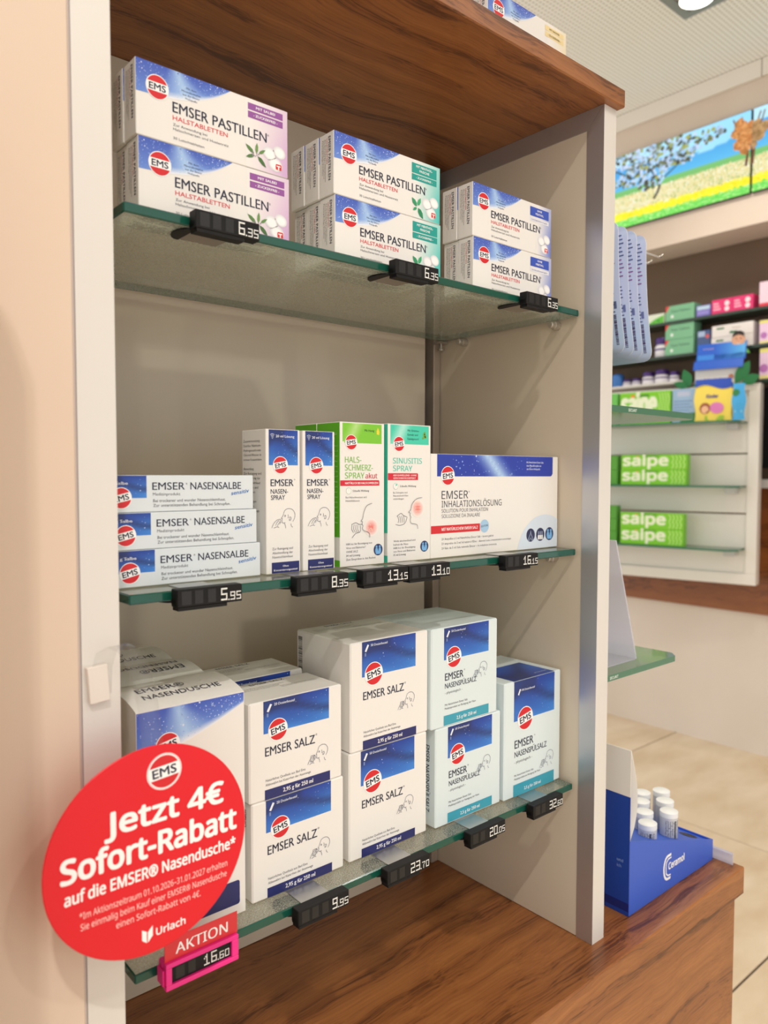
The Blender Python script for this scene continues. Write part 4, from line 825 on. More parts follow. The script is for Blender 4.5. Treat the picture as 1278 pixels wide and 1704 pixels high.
# the tubes standing in the display
TUBE = mat('silver_white_tube', (206, 208, 212), 0.35, metal=0.15); TCAP = mat('white_cap', (236, 238, 238), 0.4)
def tube_thing(x, y, label, first=[None]):
    b0 = 0.0022; top = 0.081
    if first[0] is None:
        bm = bmesh.new(); lathe(bm, [(0.0108, 0), (0.0113, 0.001), (0.0113, 0.074 - 0.003)], 32); o = obj('balm_tube', smooth_by_angle(fin(bm), 40), TUBE)
        bm = bmesh.new(); lathe(bm, [(0.0114, 0.0712), (0.0115, 0.0725), (0.0114, top - 0.0035), (0.0098, top - 0.0026)], 32); obj('cap', smooth_by_angle(fin(bm), 40), TCAP, o)
        q = Pr()
        for k in range(7): q.text(('Lippenpflege Balsam Creme ' * 2)[k * 2:k * 2 + 20], -8 + 2.7 * k, 68, 1.9, (46, 50, 66), 0, w=30, rot=-math.pi / 2, res=1)
        q.rect(3.4, 44, 5.2, 68, (60, 64, 84), 0)
        lb = q.build('label_print', o, (0, 0, 0), (1, 0, 0), (0, 0, 1))
        for v in lb.data.vertices:
            a = -math.pi / 2 + math.radians(-40) + v.co.x / 0.0113; v.co = (0.01145 * math.cos(a), 0.01145 * math.sin(a), v.co.z)
        first[0] = o; o.location = (CX + x, CY + y, 0.7502 + b0); tag(o, label, 'tube', 'tubes in the blue counter display'); return o
    return dup(first[0], (CX + x, CY + y, 0.7502 + b0), random.uniform(-0.5, 0.5), label)
for (x, y), lab in zip(((0.132, 0.024), (0.080, 0.024), (0.106, 0.044), (0.158, 0.044), (0.132, 0.064), (0.184, 0.064), (0.158, 0.078)),
                       ('white-capped tube standing beside the empty hole', 'white-capped tube closest to the white header fold', 'white-capped tube just behind the one closest to the header', 'white-capped tube just behind the one beside the empty hole',
                        'third white-capped tube of the slanting row along the header', 'white-capped tube farthest from the header in the display', 'white-capped tube at the back of the slanting row along the header')):
    tube_thing(x, y, lab)
# clear price rail lying past the display
bm = bmesh.new(); prism(bm, [(0, 0), (0.0, 0.0012), (0.006, 0.0135), (0.0072, 0.0135), (0.0016, 0.0)], 'x', 0, 0.0012)
bm.free(); bm = bmesh.new(); prism(bm, [(0.0, 0.0), (0.0012, 0.0), (0.0012, 0.0165), (-0.0045, 0.0165), (-0.0045, 0.0155), (0.0, 0.0155)], 'y', -0.024, 0.07)
o = obj('plastic_price_rail', fin(bm), ACRYLIC); o.location = (0.7915, -0.0235, 0.7502); tag(o, 'milky plastic price rail at the low end of the blue display', 'price rail')

# ================================================================== small glass shelves, cards and sign on the outer side of the cabinet
def side_shelf(z, xr, label, lt):
    bm = bmesh.new(); prism(bm, [(0.5255, 0.0), (xr - 0.012, 0.0), (xr, 0.011), (xr, 0.17), (0.5255, 0.17)], 'z', -0.0075, 0)
    for f in bm.faces: f.material_index = 0 if abs(f.normal.z) > 0.9 else 1
    o = obj('side_glass_shelf', fin(bm), [SIDEGLASS, SIDE_EDGE]); o.location = (0, 0, z); tag(o, label, 'shelf', 'small glass shelves outside the cabinet')
    q = Pr(); q.text(lt, (0.60 if z > 1.2 else 0.57) * 1000, -5.6, 3.2, (226, 236, 230), 0, bold=0.02); q.build('edge_print', o, (0, 0, 0), (1, 0, 0), (0, 0, 1))
    return o
SIDEGLASS = glass_mat('pale_green_glass', (204, 222, 206), (190, 208, 186), 0.5); SIDE_EDGE = mat('mid_green_glass_edge', (84, 128, 104), 0.2)
side_shelf(1.0335, 0.731, 'small green glass shelf outside the cabinet carrying a leaning sign', 'SECURIT')
side_shelf(1.3465, 0.765, 'small green glass shelf outside the cabinet below the hanging cards', 'SECURIT')
bm = bmesh.new()
prism(bm, [(0.609, 1.187), (0.611, 1.1875), (0.661, 1.0355), (0.659, 1.0347)], 'y', 0.02, 0.15)
o = obj('info_sign', fin(bm), ACRYLIC); tag(o, 'milky slanted info sign standing on the small glass shelf', 'sign')
bx('foot', ACRYLIC, 0.575, 0.659, 0.021, 0.149, 1.0338, 1.0352, 0, o)
# hook with cards
r = empty('card_hook', (0.5255, 0.02, 1.5405)); tag(r, 'double wire hook sticking out from the cabinet side', 'hook')
CHROME = mat('bright_wire', (220, 218, 212), 0.2, metal=0.9)
for dz, xe, nm in ((0, 0.176, 'wire'), (-0.012, 0.150, 'price_wire')):
    bm = bmesh.new(); tube(bm, [(0, 0, dz), (xe - 0.006, 0, dz), (xe, 0, dz + 0.002), (xe + 0.003, 0, dz + 0.005)], 0.0014, 8); obj(nm, smooth_by_angle(fin(bm)), CHROME, r)
bm = bmesh.new(); add_box(bm, 0, 0.002, -0.012, 0.012, -0.02, 0.02, 0.0004); obj('mount_plate', fin(bm), CHROME, r)
CARD = noise_tint(mat('pale_blue_card', (176, 200, 230), 0.5), (172, 198, 230), (190, 198, 232), 9, (1, 1, 1), 1)
def card_me():
    bm = bmesh.new(); H0, H1, DY = 1.408, 1.556, 0.075; f = []
    ts = [0, 0.006, 0.02, 0.045, 0.08] + [0.08 + 0.84 * k / 10 for k in range(1, 11)] + [0.955, 0.98, 0.994, 1]
    for t in ts:
        z = H0 + (H1 - H0) * t; xo = 0.020 * (1 - t) ** 2.2; inset = 0
        for zz, rr in ((t * (H1 - H0), 0.012), ((1 - t) * (H1 - H0), 0.012)):
            if zz < rr: inset = rr - math.sqrt(max(0, rr * rr - (rr - zz) ** 2))
        f.append((bm.verts.new((xo, inset, z)), bm.verts.new((xo, DY - inset, z))))
    for a_, b_ in zip(f, f[1:]): bm.faces.new((a_[0], a_[1], b_[1], b_[0]))
    me = smooth_by_angle(fin(bm), 60); return me
cme = card_me(); cme.materials.append(CARD); cme.materials.append(mat('card_edge_highlight', (222, 230, 242), 0.5))  # second material paints a pale highlight along the card rims
q = Pr()
for k in range(11): q.rect(33.5 + (k % 2), 136 - 4.6 * k, 37.5 + 1.4 * (k % 3), 137.4 - 4.6 * k, (90, 104, 150) if k < 6 else (150, 104, 160), 0)
for k in range(4): q.rect(34, 78 - 4 * k, 36.5 + (k % 2), 79.2 - 4 * k, (90, 104, 150), 0); q.rect(34, 58 - 4 * k, 35.6 + 2 * (k % 2), 59.2 - 4 * k, (90, 104, 150), 0)
for k in range(20): q.rect(35, 10 + 1.7 * k, 38.6, 10 + 1.7 * k + random.choice((0.7, 1.0, 1.3)), (70, 30, 90), 0)
q.rect(36.5, 50, 40, 58, (120, 128, 176), 0)
first = None
for k, (x, lab) in enumerate(((0.573, 'pale blue hanging card closest to the cabinet on the hook'), (0.592, 'second pale blue hanging card on the hook'), (0.6115, 'third pale blue hanging card on the hook'), (0.632, 'outermost pale blue hanging card on the hook, barcode in full view'))):
    if first is None:
        first = obj('hanging_card', cme); so = first.modifiers.new('t', 'SOLIDIFY'); so.thickness = 0.0009; so.offset = 0; so.material_offset_rim = 1
        # print on the side facing the cabinet
        ob = q.build('card_print', first, (0, 0.045, 1.408), (0, -1, 0), (0, 0, 1), base=0.0009)
        for v in ob.data.vertices: v.co.x += 0.020 * max(0, 1 - (v.co.z - 1.408) / 0.148) ** 2.2
        first.location = (x, 0, 0); tag(first, lab, 'card', 'pale blue cards on the hook')
    else: dup(first, (x, 0, -0.0012 * k), 0, lab)
o = bx('teal_card', mat('teal_card', (30, 150, 150), 0.5), 0.566, 0.5668, 0.004, 0.06, 1.396, 1.55, 0); tag(o, 'teal card hanging lowest behind the pale blue cards', 'card')

# ================================================================== far wall: screens, lamp, shelves and goods
def screen(y0, y1, z0, z1, label, seed, tree):
    random.seed(seed); W_, H_ = (y1 - y0) * 1000, (z1 - z0) * 1000
    r = bx('wall_screen', mat('screen_bezel', (18, 18, 20), 0.4), 3.066, 3.0835, y0, y1, z0, z1, 0.001); tag(r, label, 'screen', 'landscape screens on the bulkhead')
    p = Pr()
    def land(x, y, a, b):
        if b > 0.86 - 0.34 * max(0, 0.55 - abs(a - 0.70)): return lerp((190, 234, 250), (150, 220, 250), a)
        if b > 0.5: return lerp((96, 192, 240), (52, 140, 214), b * 1.6 - 0.7)
        if b > 0.42: return (120, 190, 110)
        if b > 0.22: return (226, 218, 160)
        if b > 0.11: return (250, 236, 30)
        return (120, 220, 90)
    p.grid(2, W_ - 2, 44, lambda u: 2, lambda u: H_ - 2, 36, land)
    for k in range(900):
        x, b = random.uniform(4, W_ - 4), random.random(); y = H_ * (0.2 + 0.24 * b); p.disc(x, y, random.uniform(1.5, 4), random.choice(((244, 236, 200), (214, 200, 130), (250, 244, 224), (170, 190, 110), (236, 220, 160))), 1, 5, ry=random.uniform(3, 8))
    for k in range(260): p.disc(random.uniform(4, W_ - 4), random.uniform(4, H_ * 0.12), random.uniform(3, 9), random.choice(((90, 214, 80), (150, 236, 120), (190, 240, 150))), 1, 6, ry=3)
    for k in range(160): p.disc(random.uniform(4, W_ - 4), H_ * random.uniform(0.12, 0.22), random.uniform(3, 9), random.choice(((255, 240, 20), (244, 220, 20), (255, 250, 90))), 1, 6, ry=3)
    for (tx, tw, ty0, ty1, cols, trunk) in tree:
        tx *= W_; tw *= W_
        p.curve([(tx, H_ * ty0 * 0.8), (tx + tw * 0.04, H_ * (ty0 + 0.1)), (tx - tw * 0.05, H_ * (ty0 + ty1) / 2)], 12, trunk, 2)
        for s_ in (-1, 1): p.curve([(tx, H_ * (ty0 + 0.08)), (tx + s_ * tw * 0.2, H_ * (ty0 + 0.3)), (tx + s_ * tw * 0.36, H_ * (ty0 + 0.5))], 6, trunk, 2)
        for k in range(760):
            a = random.uniform(0, 6.283); rr = math.sqrt(random.random()) * (0.74 + 0.2 * math.sin(3 * a + 1) + 0.14 * math.sin(7 * a)); x, y = tx + tw * 0.5 * rr * math.cos(a), H_ * ((ty0 + ty1) / 2 + 0.06 + (ty1 - ty0) * 0.5 * rr * math.sin(a))
            if 4 < x < W_ - 4 and 4 < y < H_ - 5: p.disc(x, y, random.uniform(5, 12), random.choice(cols), 3 + k % 3, 7, ry=random.uniform(5, 11))
    p.build('picture', r, (3.066, y1, z0), (0, -1, 0), (0, 0, 1), SCREEN, base=0.0004)
    return r
DKT = [(74, 80, 66), (104, 110, 80), (184, 208, 238), (160, 196, 232), (200, 216, 242), (176, 214, 240), (70, 72, 62), (160, 168, 84)]
screen(0.969, 1.622, 2.447, 2.790, 'lit screen with dark tree, mountain and orange tree picture', 3, [(0.33, 0.98, 0.36, 1.12, DKT, (60, 58, 52)), (0.97, 0.24, 0.44, 0.88, [(214, 140, 80), (190, 120, 70), (160, 110, 60), (232, 170, 110)], (110, 70, 44))])
screen(0.31, 0.963, 2.447, 2.790, 'lit screen cut off by the picture edge, orange tree on its near side', 5, [(0.0, 0.2, 0.44, 0.86, [(170, 130, 90), (140, 110, 70), (200, 160, 110)], (110, 70, 44))])
# recessed spotlight in the ceiling
r = empty('ceiling_spotlight', (2.478, 0.912, CEIL)); tag(r, 'square grey recessed spotlight glowing in the perforated ceiling', 'lamp')
GREYM = mat('grey_lamp_frame', (150, 152, 152), 0.4, metal=0.4)
bm = bmesh.new()
for q in ((-0.095, 0.095, -0.095, -0.06), (-0.095, 0.095, 0.06, 0.095), (-0.095, -0.06, -0.06, 0.06), (0.06, 0.095, -0.06, 0.06)): add_box(bm, q[0], q[1], q[2], q[3], -0.006, -0.0005, 0)
obj('frame', fin(bm), GREYM, r)
bm = bmesh.new(); lathe(bm, [(0.058, -0.012), (0.052, -0.014), (0.02, -0.010)], 32); obj('lens', fin(bm), mat('glowing_lens', (255, 250, 235), 0.4, emit=((255, 248, 230), 6.0)), r)
bm = bmesh.new(); lathe(bm, [(0.061, -0.0065), (0.061, -0.013), (0.059, -0.013), (0.059, -0.0065)], 32); obj('ring', fin(bm), GREYM, r)

# dark glass shelves on the brown wall
DGLASS = glass_mat('dim_glass', (170, 190, 176), (96, 108, 96), 0.6); DEDGE = mat('dim_glass_edge', (48, 66, 54), 0.3)
def wall_shelf(z, y0, y1, label, m=None, x0=3.158):
    bm = bmesh.new(); add_box(bm, x0, 3.2985, y0, y1, z - 0.012, z)
    for f in bm.faces: f.material_index = 0 if abs(f.normal.z) > 0.9 else 1
    o = obj('wall_shelf', fin(bm), m or [DGLASS, DEDGE]); tag(o, label, 'shelf', 'shelves on the brown wall')
ZS1, ZS2, ZS3 = 1.988, 1.830, 1.7085
wall_shelf(ZS1, 0.2, 2.2, 'upper dim glass shelf on the brown wall under the pink boxes'); wall_shelf(ZS2, 0.2, 2.2, 'middle dim glass shelf on the brown wall under the large jar')
wall_shelf(ZS3, 1.30, 2.2, 'white shelf on the brown wall under the small purple-lidded jars', [mat('white_shelf', (226, 222, 214), 0.5)] * 2)
wall_shelf(ZS3 - 0.03, 0.2, 0.95, 'short lowest glass shelf under the lilac boxes at the picture edge')
XG = 3.165
def wall_box(name, y_l, y_r, z0, h, col, label, group=None, pr=None, depth=0.07, cat='box'):
    """carton facing -X; y_l (far/left in view) > y_r"""
    w_ = y_l - y_r; o = bx(name, mat('carton_%d_%d_%d' % col, col, 0.5), 0, w_, 0, depth, 0, h, 0.0012)
    o.location = (XG, y_l, z0 + 0.0008); o.rotation_euler = (0, 0, math.radians(-90)); tag(o, label, cat, group)
    if pr:
        p = Pr(); pr(p, w_ * 1000, h * 1000); p.build('front_print', o, (0, 0, 0), (1, 0, 0), (0, 0, 1), base=0.0004)
    return o
GRN = (126, 186, 146)
def green_p(p, w_, h): p.poly([(1, h - 1), (1, h * 0.55), (w_ * 0.14, h - 1)], (226, 60, 70), 0); p.text('Venen Tabletten', w_ * 0.2, h * 0.55, h * 0.16, (60, 96, 84), 0, w=w_ * 0.66); p.disc(w_ * 0.24, h * 0.3, h * 0.1, (240, 246, 240), 0, 10)
for z, lab in ((ZS1, 'pale green box on the upper wall shelf'), (ZS2 + 0.0725, 'pale green box, upper of two under the shelf'), (ZS2, 'pale green box, lower of two standing on the middle shelf')):
    wall_box('pale_green_box', 1.3939, 1.2538, z, 0.0715, GRN, lab, 'pale green boxes on the wall shelves', green_p)
wall_box('lilac_small_box', 1.2437, 1.1767, ZS1, 0.05, (120, 112, 190), 'small violet box between the green and pink boxes', None, lambda p, w_, h: (p.rect(4, h * 0.6, w_ - 4, h - 4, (190, 214, 236), 0), p.rect(6, 8, w_ - 8, h * 0.5, (150, 140, 214), 0)))
def pink_p(p, w_, h):
    p.disc(w_ * 0.74, h * 0.66, h * 0.18, (252, 226, 234), 0, 12); p.disc(w_ * 0.74, h * 0.28, h * 0.17, (252, 226, 234), 0, 12)
    for k in range(3): p.rect(w_ * 0.08, h * (0.26 + 0.2 * k), w_ * (0.44 - 0.05 * k), h * (0.36 + 0.2 * k), (250, 190, 212), 0)
wall_box('pink_box', 1.1716, 1.0782, ZS1, 0.063, (228, 54, 118), 'pink box beside the small violet box', 'pink boxes on the upper wall shelf', pink_p)
wall_box('pink_box', 1.0772, 0.9889, ZS1, 0.063, (228, 54, 118), 'pink box beside the lilac boxes at the picture edge', 'pink boxes on the upper wall shelf', pink_p)
def lil_p(p, w_, h): p.rect(1, h * 0.86, w_ - 1, h - 1, (236, 226, 130), 0); p.disc(w_ * 0.16, h * 0.35, h * 0.14, (190, 120, 190), 0, 12); p.rect(2, 2, w_ - 2, h * 0.12, (240, 228, 150), 0)
wall_box('lilac_box', 0.9635, 0.8397, ZS1, 0.105, (240, 212, 228), 'lilac box with red foot strip at the upper picture edge', 'lilac boxes at the picture edge', lambda p, w_, h: p.rect(1, 1, w_ - 1, h * 0.14, (224, 60, 80), 0))
wall_box('lilac_box', 0.9595, 0.8397, ZS2, 0.100, (238, 206, 232), 'lilac box with yellow top on the middle shelf', 'lilac boxes at the picture edge', lil_p)
wall_box('lilac_box', 0.9554, 0.8397, ZS3 - 0.03, 0.132, (238, 206, 232), 'tall lilac box with yellow top on the lowest glass shelf', 'lilac boxes at the picture edge', lil_p)
def white_p(p, w_, h): p.rect(w_ * 0.44, h * 0.2, w_ * 0.62, h * 0.4, (60, 120, 80), 0); p.rect(w_ * 0.12, h * 0.65, w_ * 0.3, h * 0.8, (60, 120, 80), 0); p.text('Natur', w_ * 0.5, h * 0.58, h * 0.14, (170, 120, 110), 0, w=w_ * 0.2)
wall_box('white_box', 1.1706, 0.9848, ZS2 , 0.052, (236, 230, 226), 'long white box, lower of the pair on the middle shelf', 'white boxes with green marks', white_p)
wall_box('white_box', 1.1686, 0.9848, ZS2 + 0.053, 0.052, (236, 230, 226), 'long white box, upper of the pair on the middle shelf', 'white boxes with green marks', white_p)
wall_box('small_navy_box', 1.2355, 1.1767, ZS2, 0.094, (72, 92, 138), 'small navy box between the green and white boxes', None, lambda p, w_, h: (p.rect(3, h * 0.7, w_ * 0.6, h * 0.95, (170, 190, 220), 0), p.disc(w_ * 0.8, h * 0.7, h * 0.1, (214, 90, 90), 0, 10)))
wall_box('green_white_pack', 1.4954, 1.4020, ZS1, 0.046, (226, 232, 214), 'white and green pack beside the hanging cards', None, lambda p, w_, h: (p.poly([(w_ * 0.1, 1), (w_ - 1, 1), (w_ - 1, h * 0.8), (w_ * 0.5, h * 0.5)], (96, 190, 60), 0), p.disc(w_ * 0.7, h * 0.3, h * 0.14, (60, 150, 50), 1, 10)))
# purple-lidded jars
def jar(y, z, rr, h, label, g='purple-lidded jars on the wall shelves'):
    bm = bmesh.new(); lathe(bm, [(rr * 0.9, 0), (rr, h * 0.05), (rr, h * 0.55), (rr * 0.86, h * 0.62), (rr * 0.8, h * 0.66)], 24); o = obj('jar', smooth_by_angle(fin(bm)), mat('white_jar', (234, 230, 236), 0.35))
    bm = bmesh.new(); lathe(bm, [(rr * 0.9, h * 0.665), (rr * 0.92, h * 0.68), (rr * 0.92, h * 0.96), (rr * 0.86, h)], 24); obj('lid', smooth_by_angle(fin(bm)), mat('purple_lid', (72, 40, 120), 0.35), o)
    bm = bmesh.new(); lathe(bm, [(rr * 1.004, h * 0.36), (rr * 1.004, h * 0.46)], 24); obj('label_band', smooth_by_angle(fin(bm)), mat('jar_band', (90, 70, 130), 0.5), o)
    o.location = (XG + 0.05, y, z + 0.0006); tag(o, label, 'jar', g)
jar(1.4335, ZS2, 0.036, 0.094, 'large purple-lidded jar beside the pale green boxes'); jar(1.5045, ZS3, 0.030, 0.06, 'purple-lidded jar on the white shelf beside the two small ones'); jar(1.4335, ZS3, 0.034, 0.064, 'widest purple-lidded jar on the white shelf'); jar(1.3695, ZS3, 0.024, 0.05, 'purple-lidded jar at the end of the white shelf')
jar(1.6213, ZS3, 0.022, 0.036, 'small purple-lidded jar beside the blue tub'); jar(1.5705, ZS3, 0.022, 0.036, 'small purple-lidded jar between its twin and the larger jars')
bm = bmesh.new(); lathe(bm, [(0.028, 0), (0.03, 0.004), (0.03, 0.055), (0.026, 0.064), (0.012, 0.07)], 24); o = obj('blue_tub', smooth_by_angle(fin(bm)), mat('blue_tub', (60, 120, 196), 0.4)); o.location = (XG + 0.05, 1.674, ZS3 + 0.0006); tag(o, 'blue rounded tub at the far end of the white shelf', 'tub')

# white wall-hung display unit, turned slightly towards the room
TH = math.radians(10.9); UO = Vector((3.1, 0.921, 0)); UD = Vector((-math.sin(TH), math.cos(TH), 0)); NN = Vector((-math.cos(TH), -math.sin(TH), 0))
ROT = math.atan2(-UD.y, -UD.x)      # local +x runs from the far (left) end to the near end
UL = 0.86                            # unit length; local origin at the far end
def uplace(o, u, off, z): o.location = UO + UD * u + NN * off + Vector((0, 0, z)); o.rotation_euler = (0, 0, ROT); return o
UW = mat('white_display_lacquer', (232, 228, 220), 0.4)
r = empty('white_display_unit'); uplace(r, UL, 0, 0.796); tag(r, 'white wall-hung display panel with grooved back and frame', 'display unit')
H_ = 0.862
for q in ((0, UL, 0, 0.048), (0, UL, H_ - 0.03, H_), (UL - 0.044, UL, 0.0481, H_ - 0.0301)): bx('frame_board', UW, q[0], q[1], 0, 0.06, q[2], q[3], 0.0015, r)
for z0, z1 in ((0.0485, 0.303), (0.309, 0.562), (0.568, H_ - 0.0305)): bx('back_board', UW, 0, UL - 0.0445, 0.012, 0.06, z0, z1, 0.0015, r)
gdu = 'glass shelves of the white display unit'
UG = glass_mat('unit_glass', (200, 222, 208), (170, 196, 178), 0.35); UE = mat('unit_glass_edge', (40, 110, 78), 0.2)
for z, dp, lab in ((1.497, 0.14, 'glass shelf of the white unit under the bright packets'), (1.224, 0.13, 'glass shelf of the white unit under two green cartons, middle level'), (0.955, 0.13, 'lowest glass shelf of the white unit')):
    bm = bmesh.new(); prism(bm, [(0, 0), (UL - 0.09, 0), (UL - 0.05, 0.04), (UL - 0.05, dp + 0.011), (0, dp + 0.011)], 'z', -0.008, 0)
    for f in bm.faces: f.material_index = 0 if abs(f.normal.z) > 0.9 else 1
    o = obj('unit_glass_shelf', fin(bm), [UG, UE]); uplace(o, UL, dp, z); tag(o, lab, 'shelf', gdu)
    br = bx('bracket', mat('clear_bracket', (200, 198, 196), 0.3), UL - 0.12, UL - 0.075, dp - 0.05, dp + 0.011, -0.035, -0.0085, 0.002, o)
# green toothpaste cartons
LIME = mat('lime_carton', (126, 206, 34), 0.4)
def paste(u_l, L_, z, h, label, first={}):
    key = round(h, 3)
    if key not in first:
        p = Pr(); W_, Hh = L_ * 1000, h * 1000
        p.text('saipe', 10, Hh * 0.30, Hh * 0.66, (236, 246, 214), 0, w=W_ * 0.72 - 10, bold=0.04, font=SANS, res=3); p.disc(W_ * 0.26, Hh * 0.88, Hh * 0.07, (240, 140, 40), 0, 10, ry=Hh * 0.05)
        p.rect(W_ * 0.36, Hh * 0.86, W_ * 0.58, Hh * 0.92, (60, 130, 30), 0)
        for k in range(4): x = W_ * (0.78 + 0.055 * k); p.curve([(x, Hh * 0.94), (x + 7, Hh * 0.7), (x, Hh * 0.5), (x + 7, Hh * 0.3), (x, Hh * 0.06)], 3.2, (206, 240, 150), 0)
        o = bx('toothpaste_carton', LIME, 0, L_, 0, 0.05, 0, h, 0.0015); p.build('front_print', o, (0, 0, 0), (1, 0, 0), (0, 0, 1), base=0.0004); first[key] = o
        uplace(o, u_l, 0.10, z); tag(o, label, 'carton', 'green toothpaste cartons'); return
    o = dup(first[key], (0, 0, 0), 0, label); uplace(o, u_l, 0.10, z)
paste(0.558, 0.292, 1.2246, 0.067, 'green toothpaste carton, lower on the middle shelf of the white unit'); paste(0.556, 0.292, 1.2922, 0.067, 'green toothpaste carton, upper on the middle shelf of the white unit')
paste(0.556, 0.282, 0.9556, 0.071, 'green toothpaste carton, lower on the lowest shelf of the white unit'); paste(0.556, 0.282, 1.0272, 0.071, 'green toothpaste carton, upper on the lowest shelf of the white unit')
paste(0.566, 0.226, 1.4986, 0.142, 'large green toothpaste carton on the top shelf of the white unit')
def ubox(name, u_l, u_r, z, h, off, depth, col, label, pr=None, cat='box', group=None):
    L_ = u_l - u_r; o = bx(name, mat('ucarton_%d_%d_%d' % col, col, 0.45), 0, L_, 0, depth, 0, h, 0.0015); uplace(o, u_l, off, z); tag(o, label, cat, group)
    if pr: p = Pr(); pr(p, L_ * 1000, h * 1000); p.build('front_print', o, (0, 0, 0), (1, 0, 0), (0, 0, 1), base=0.0004)
    return o
for z, hh, lab in ((1.2246, 0.066, 'dark green carton end beside the lower middle toothpaste carton'), (1.2912, 0.066, 'dark green carton end beside the upper middle toothpaste carton'), (0.9556, 0.055, 'dark green carton end, lowest on the bottom shelf'), (1.0112, 0.055, 'dark green carton end, second on the bottom shelf'), (1.0668, 0.06, 'dark green carton end, topmost on the bottom shelf')):
    ubox('green_carton', 0.67, 0.575, z, hh, 0.10, 0.05, (84, 160, 48), lab, None, 'carton', 'dark green cartons on the white unit')
ubox('green_carton', 0.67, 0.58, 1.4976, 0.145, 0.10, 0.05, (110, 196, 90), 'pale green carton at the far end of the top unit shelf', None, 'carton')
ubox('light_blue_box', 0.336, 0.228, 1.4976, 0.146, 0.09, 0.05, (158, 190, 222), 'light blue box between the green carton and yellow packet', lambda p, w_, h: (p.rect(w_ * 0.2, h * 0.78, w_ * 0.7, h * 0.92, (190, 200, 226), 0), [p.rect(8, h * (0.62 - 0.09 * k), w_ * (0.8 - 0.1 * (k % 2)), h * (0.65 - 0.09 * k), (110, 140, 190), 0) for k in range(5)], p.poly([(w_ * 0.3, 2), (w_ - 2, 2), (w_ - 2, h * 0.3), (w_ * 0.6, h * 0.26)], (50, 130, 70), 1)))
def pouch(u_l, u_r, z, h, off, col, label, pr):
    L_ = u_l - u_r; bm = bmesh.new(); N = 8; rows_ = []
    for i in range(N + 1):
        t = i / N; d = 0.016 * math.sin(math.pi * min(1, 0.12 + t * 0.88)) + 0.0015; x0 = 0.004 * math.sin(9 * t)
        rows_.append([bm.verts.new((x0 + 0.0, 0.0, h * t)), bm.verts.new((L_ * 0.5, -d, h * t)), bm.verts.new((L_ - x0, 0.0, h * t)), bm.verts.new((L_ * 0.5, d, h * t))])
    for a_, b_ in zip(rows_, rows_[1:]):
        for k in range(4): bm.faces.new((a_[k], a_[(k + 1) % 4], b_[(k + 1) % 4], b_[k]))
    bm.faces.new(rows_[0][::-1]); bm.faces.new(rows_[-1]); o = obj('packet', smooth_by_angle(fin(bm), 70), mat('packet_%d_%d_%d' % col, col, 0.4)); uplace(o, u_l, off, z); tag(o, label, 'packet', 'bright packets on the white unit')
    p = Pr(); pr(p, L_ * 1000, h * 1000); b0 = p.build('front_print', o, (0, 0, 0), (1, 0, 0), (0, 0, 1), base=0.0006)
    for v in b0.data.vertices:
        t = v.co.z / h; d = 0.016 * math.sin(math.pi * min(1, 0.12 + t * 0.88)) + 0.0015; v.co.y -= d * (1 - abs(v.co.x / L_ - 0.5) * 2) + 0.0016
    return o
def yellow_p(p, w_, h):
    for k in range(8): x0, x1 = 2 + (w_ - 4) * k / 8, 2 + (w_ - 4) * (k + 1) / 8; f_ = lambda x: h * (0.80 + 0.06 * math.sin(x / w_ * 6)); p.poly([(x0, f_(x0)), (x1, f_(x1)), (x1, h - 1), (x0, h - 1)], (44, 82, 190), 0)
    p.text('Kinder', w_ * 0.5, h * 0.54, h * 0.08, (70, 60, 150), 0, w=w_ * 0.32, align='c', bold=0.03)
    p.disc(w_ * 0.30, h * 0.30, h * 0.13, (160, 84, 50), 0, 20); p.disc(w_ * 0.30, h * 0.27, h * 0.09, (240, 190, 150), 1, 18); p.disc(w_ * 0.62, h * 0.30, h * 0.15, (226, 130, 196), 0, 20, ry=h * 0.13)
    p.rect(w_ * 0.3, 2, w_ * 0.8, h * 0.12, (160, 200, 60), 0)
pouch(0.232, 0.082, 1.4978, 0.178, 0.115, (246, 222, 96), 'yellow packet with blue top on the white unit', yellow_p)
pouch(0.178, 0.085, 1.4978, 0.165, 0.075, (250, 226, 110), 'second yellow packet peeking out behind the first', lambda p, w_, h: p.rect(3, h * 0.84, w_ - 3, h - 2, (60, 96, 196), 0))
pouch(0.080, 0.030, 1.4978, 0.150, 0.118, (70, 174, 236), 'sky blue packet at the near end of the white unit', lambda p, w_, h: (p.disc(w_ * 0.3, h * 0.75, h * 0.1, (40, 130, 70), 0, 10), p.rect(w_ * 0.2, h * 0.2, w_ * 0.8, h * 0.26, (150, 214, 246), 0)))
# blue display carton with header card on top of the unit
r = empty('header_display_carton'); uplace(r, 0.268, -0.002, 1.6585); tag(r, 'blue and white display carton with printed header on the white unit', 'display')
bx('carton_body', mat('display_white', (226, 224, 226), 0.5), 0, 0.2, 0, 0.052, 0, 0.078, 0.001, r)
bm = bmesh.new(); prism(bm, [(-0.016, 0.072), (-0.014, 0.071), (0.001, 0.108), (0.030, 0.112), (0.050, 0.19), (0.048, 0.191), (0.027, 0.114), (-0.001, 0.11)], 'x', -0.004, 0.2); obj('header', fin(bm), mat('display_blue', (36, 96, 206), 0.4), r)
p = Pr(); p.text('Schmerzgel', 22, 52, 6, (236, 200, 220), 0, w=44); p.rect(0, 2, 196, 26, (60, 140, 226), 0)
p.grid(70, 196, 8, lambda u: 4, lambda u: 76, 4, lambda x, y, a, b: lerp((36, 96, 206), (90, 180, 240), a)); p.build('header_print', r, (0, 0.0275, 0.115), (1, 0, 0), Vector((0, 0.02, 0.077)).normalized(), base=0.0012)
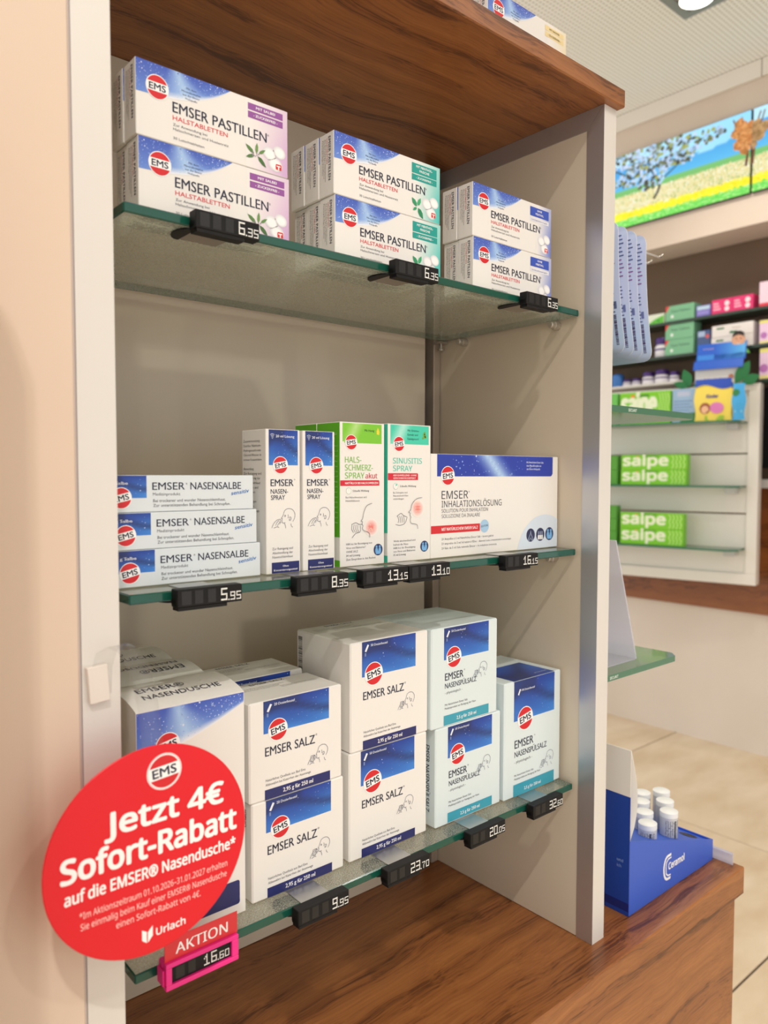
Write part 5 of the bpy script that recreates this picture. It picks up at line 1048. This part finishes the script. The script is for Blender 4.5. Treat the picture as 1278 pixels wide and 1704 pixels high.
p = Pr(); p.text('Mobil', 40, 18, 16, (150, 60, 90), 0, w=70); p.disc(150, 34, 12, (190, 120, 90), 0, 14); p.disc(100, 22, 9, (90, 130, 80), 0, 12); p.build('front_print', r, (0, 0, 0), (1, 0, 0), (0, 0, 1), base=0.0004)
# cut-out of a head and shoulders printed on the header card
p = Pr(); p.disc(0, 0, 23, (222, 168, 138), 0, 28, ry=29); p.poly([(-25, 8), (-24, 26), (-12, 38), (8, 39), (22, 30), (25, 8), (19, 16), (0, 22), (-18, 17)], (46, 34, 30), 1)
for s_ in (-1, 1): p.disc(s_ * 9, 3, 3, (50, 36, 32), 2, 10, ry=1.6); p.stroke([(s_ * 5, 8), (s_ * 13, 9)], 1.6, (60, 42, 36), 2)
p.poly([(-2, 0), (3, -8), (-4, -8)], (204, 146, 118), 2); p.poly([(-10, -13), (0, -18), (10, -13), (0, -14.5)], (244, 238, 234), 2); p.poly([(-44, -60), (-30, -36), (-10, -27), (10, -27), (34, -38), (48, -60)], (120, 200, 90), -0.5)
bm = bmesh.new(); lathe(bm, [(0.028, 0), (0.028, 0.0012)], 28, 'y', (0.166, 0.0425, 0.196)); ho = obj('cutout_card', fin(bm), mat('cutout_paper', (214, 170, 142), 0.5), r)
p.build('cutout_print', ho, (0.166, 0.0425, 0.196), (1, 0, 0), (0, 0, 1), base=0.0004)
# green cardboard leaves around the display
LEAF = mat('green_cardboard_leaf', (34, 120, 66), 0.5)
def leaf(u, off, z, L_, wd, ang, label):
    bm = bmesh.new(); pts = [(math.sin(math.pi * k / 10) * wd * (1 if True else 0), L_ * k / 10) for k in range(11)] + [(-math.sin(math.pi * k / 10) * wd, L_ * k / 10) for k in range(9, 0, -1)]
    c_, s_ = math.cos(ang), math.sin(ang); prism(bm, [(x * c_ - y * s_, x * s_ + y * c_) for x, y in pts], 'y', 0, 0.0016)
    o = obj('cardboard_leaf', fin(bm), LEAF); uplace(o, u, off, z); tag(o, label, 'leaf cutout', 'green cardboard leaves')
leaf(0.10, 0.008, 1.659, 0.11, 0.026, -0.55, 'green cardboard leaf rising at the near side of the display carton'); leaf(0.07, 0.012, 1.659, 0.075, 0.022, -1.15, 'green cardboard leaf lying low at the near side of the display carton')
leaf(0.285, 0.008, 1.659, 0.085, 0.022, 0.35, 'green cardboard leaf rising at the far side of the display carton'); leaf(0.29, 0.014, 1.659, 0.07, 0.016, 1.25, 'green cardboard leaf lying over the light blue box'); leaf(0.27, 0.02, 1.659, 0.075, 0.016, -1.3, 'green cardboard leaf lying in front of the display carton')
# monitor at the picture edge
r = empty('monitor', (3.248, 0.80, 1.2505)); tag(r, 'black monitor on the pale counter slab at the picture edge', 'monitor')
bx('screen', BLACK, -0.02, 0.02, -0.28, 0.17, 0.05, 0.40, 0.004, r); bx('stand', mat('grey_stand', (150, 150, 152), 0.4), -0.045, 0.045, -0.14, 0.06, 0, 0.012, 0.002, r); bx('neck', mat('grey_stand', (150, 150, 152), 0.4), -0.012, 0.012, -0.06, -0.02, 0.0125, 0.06, 0, r)
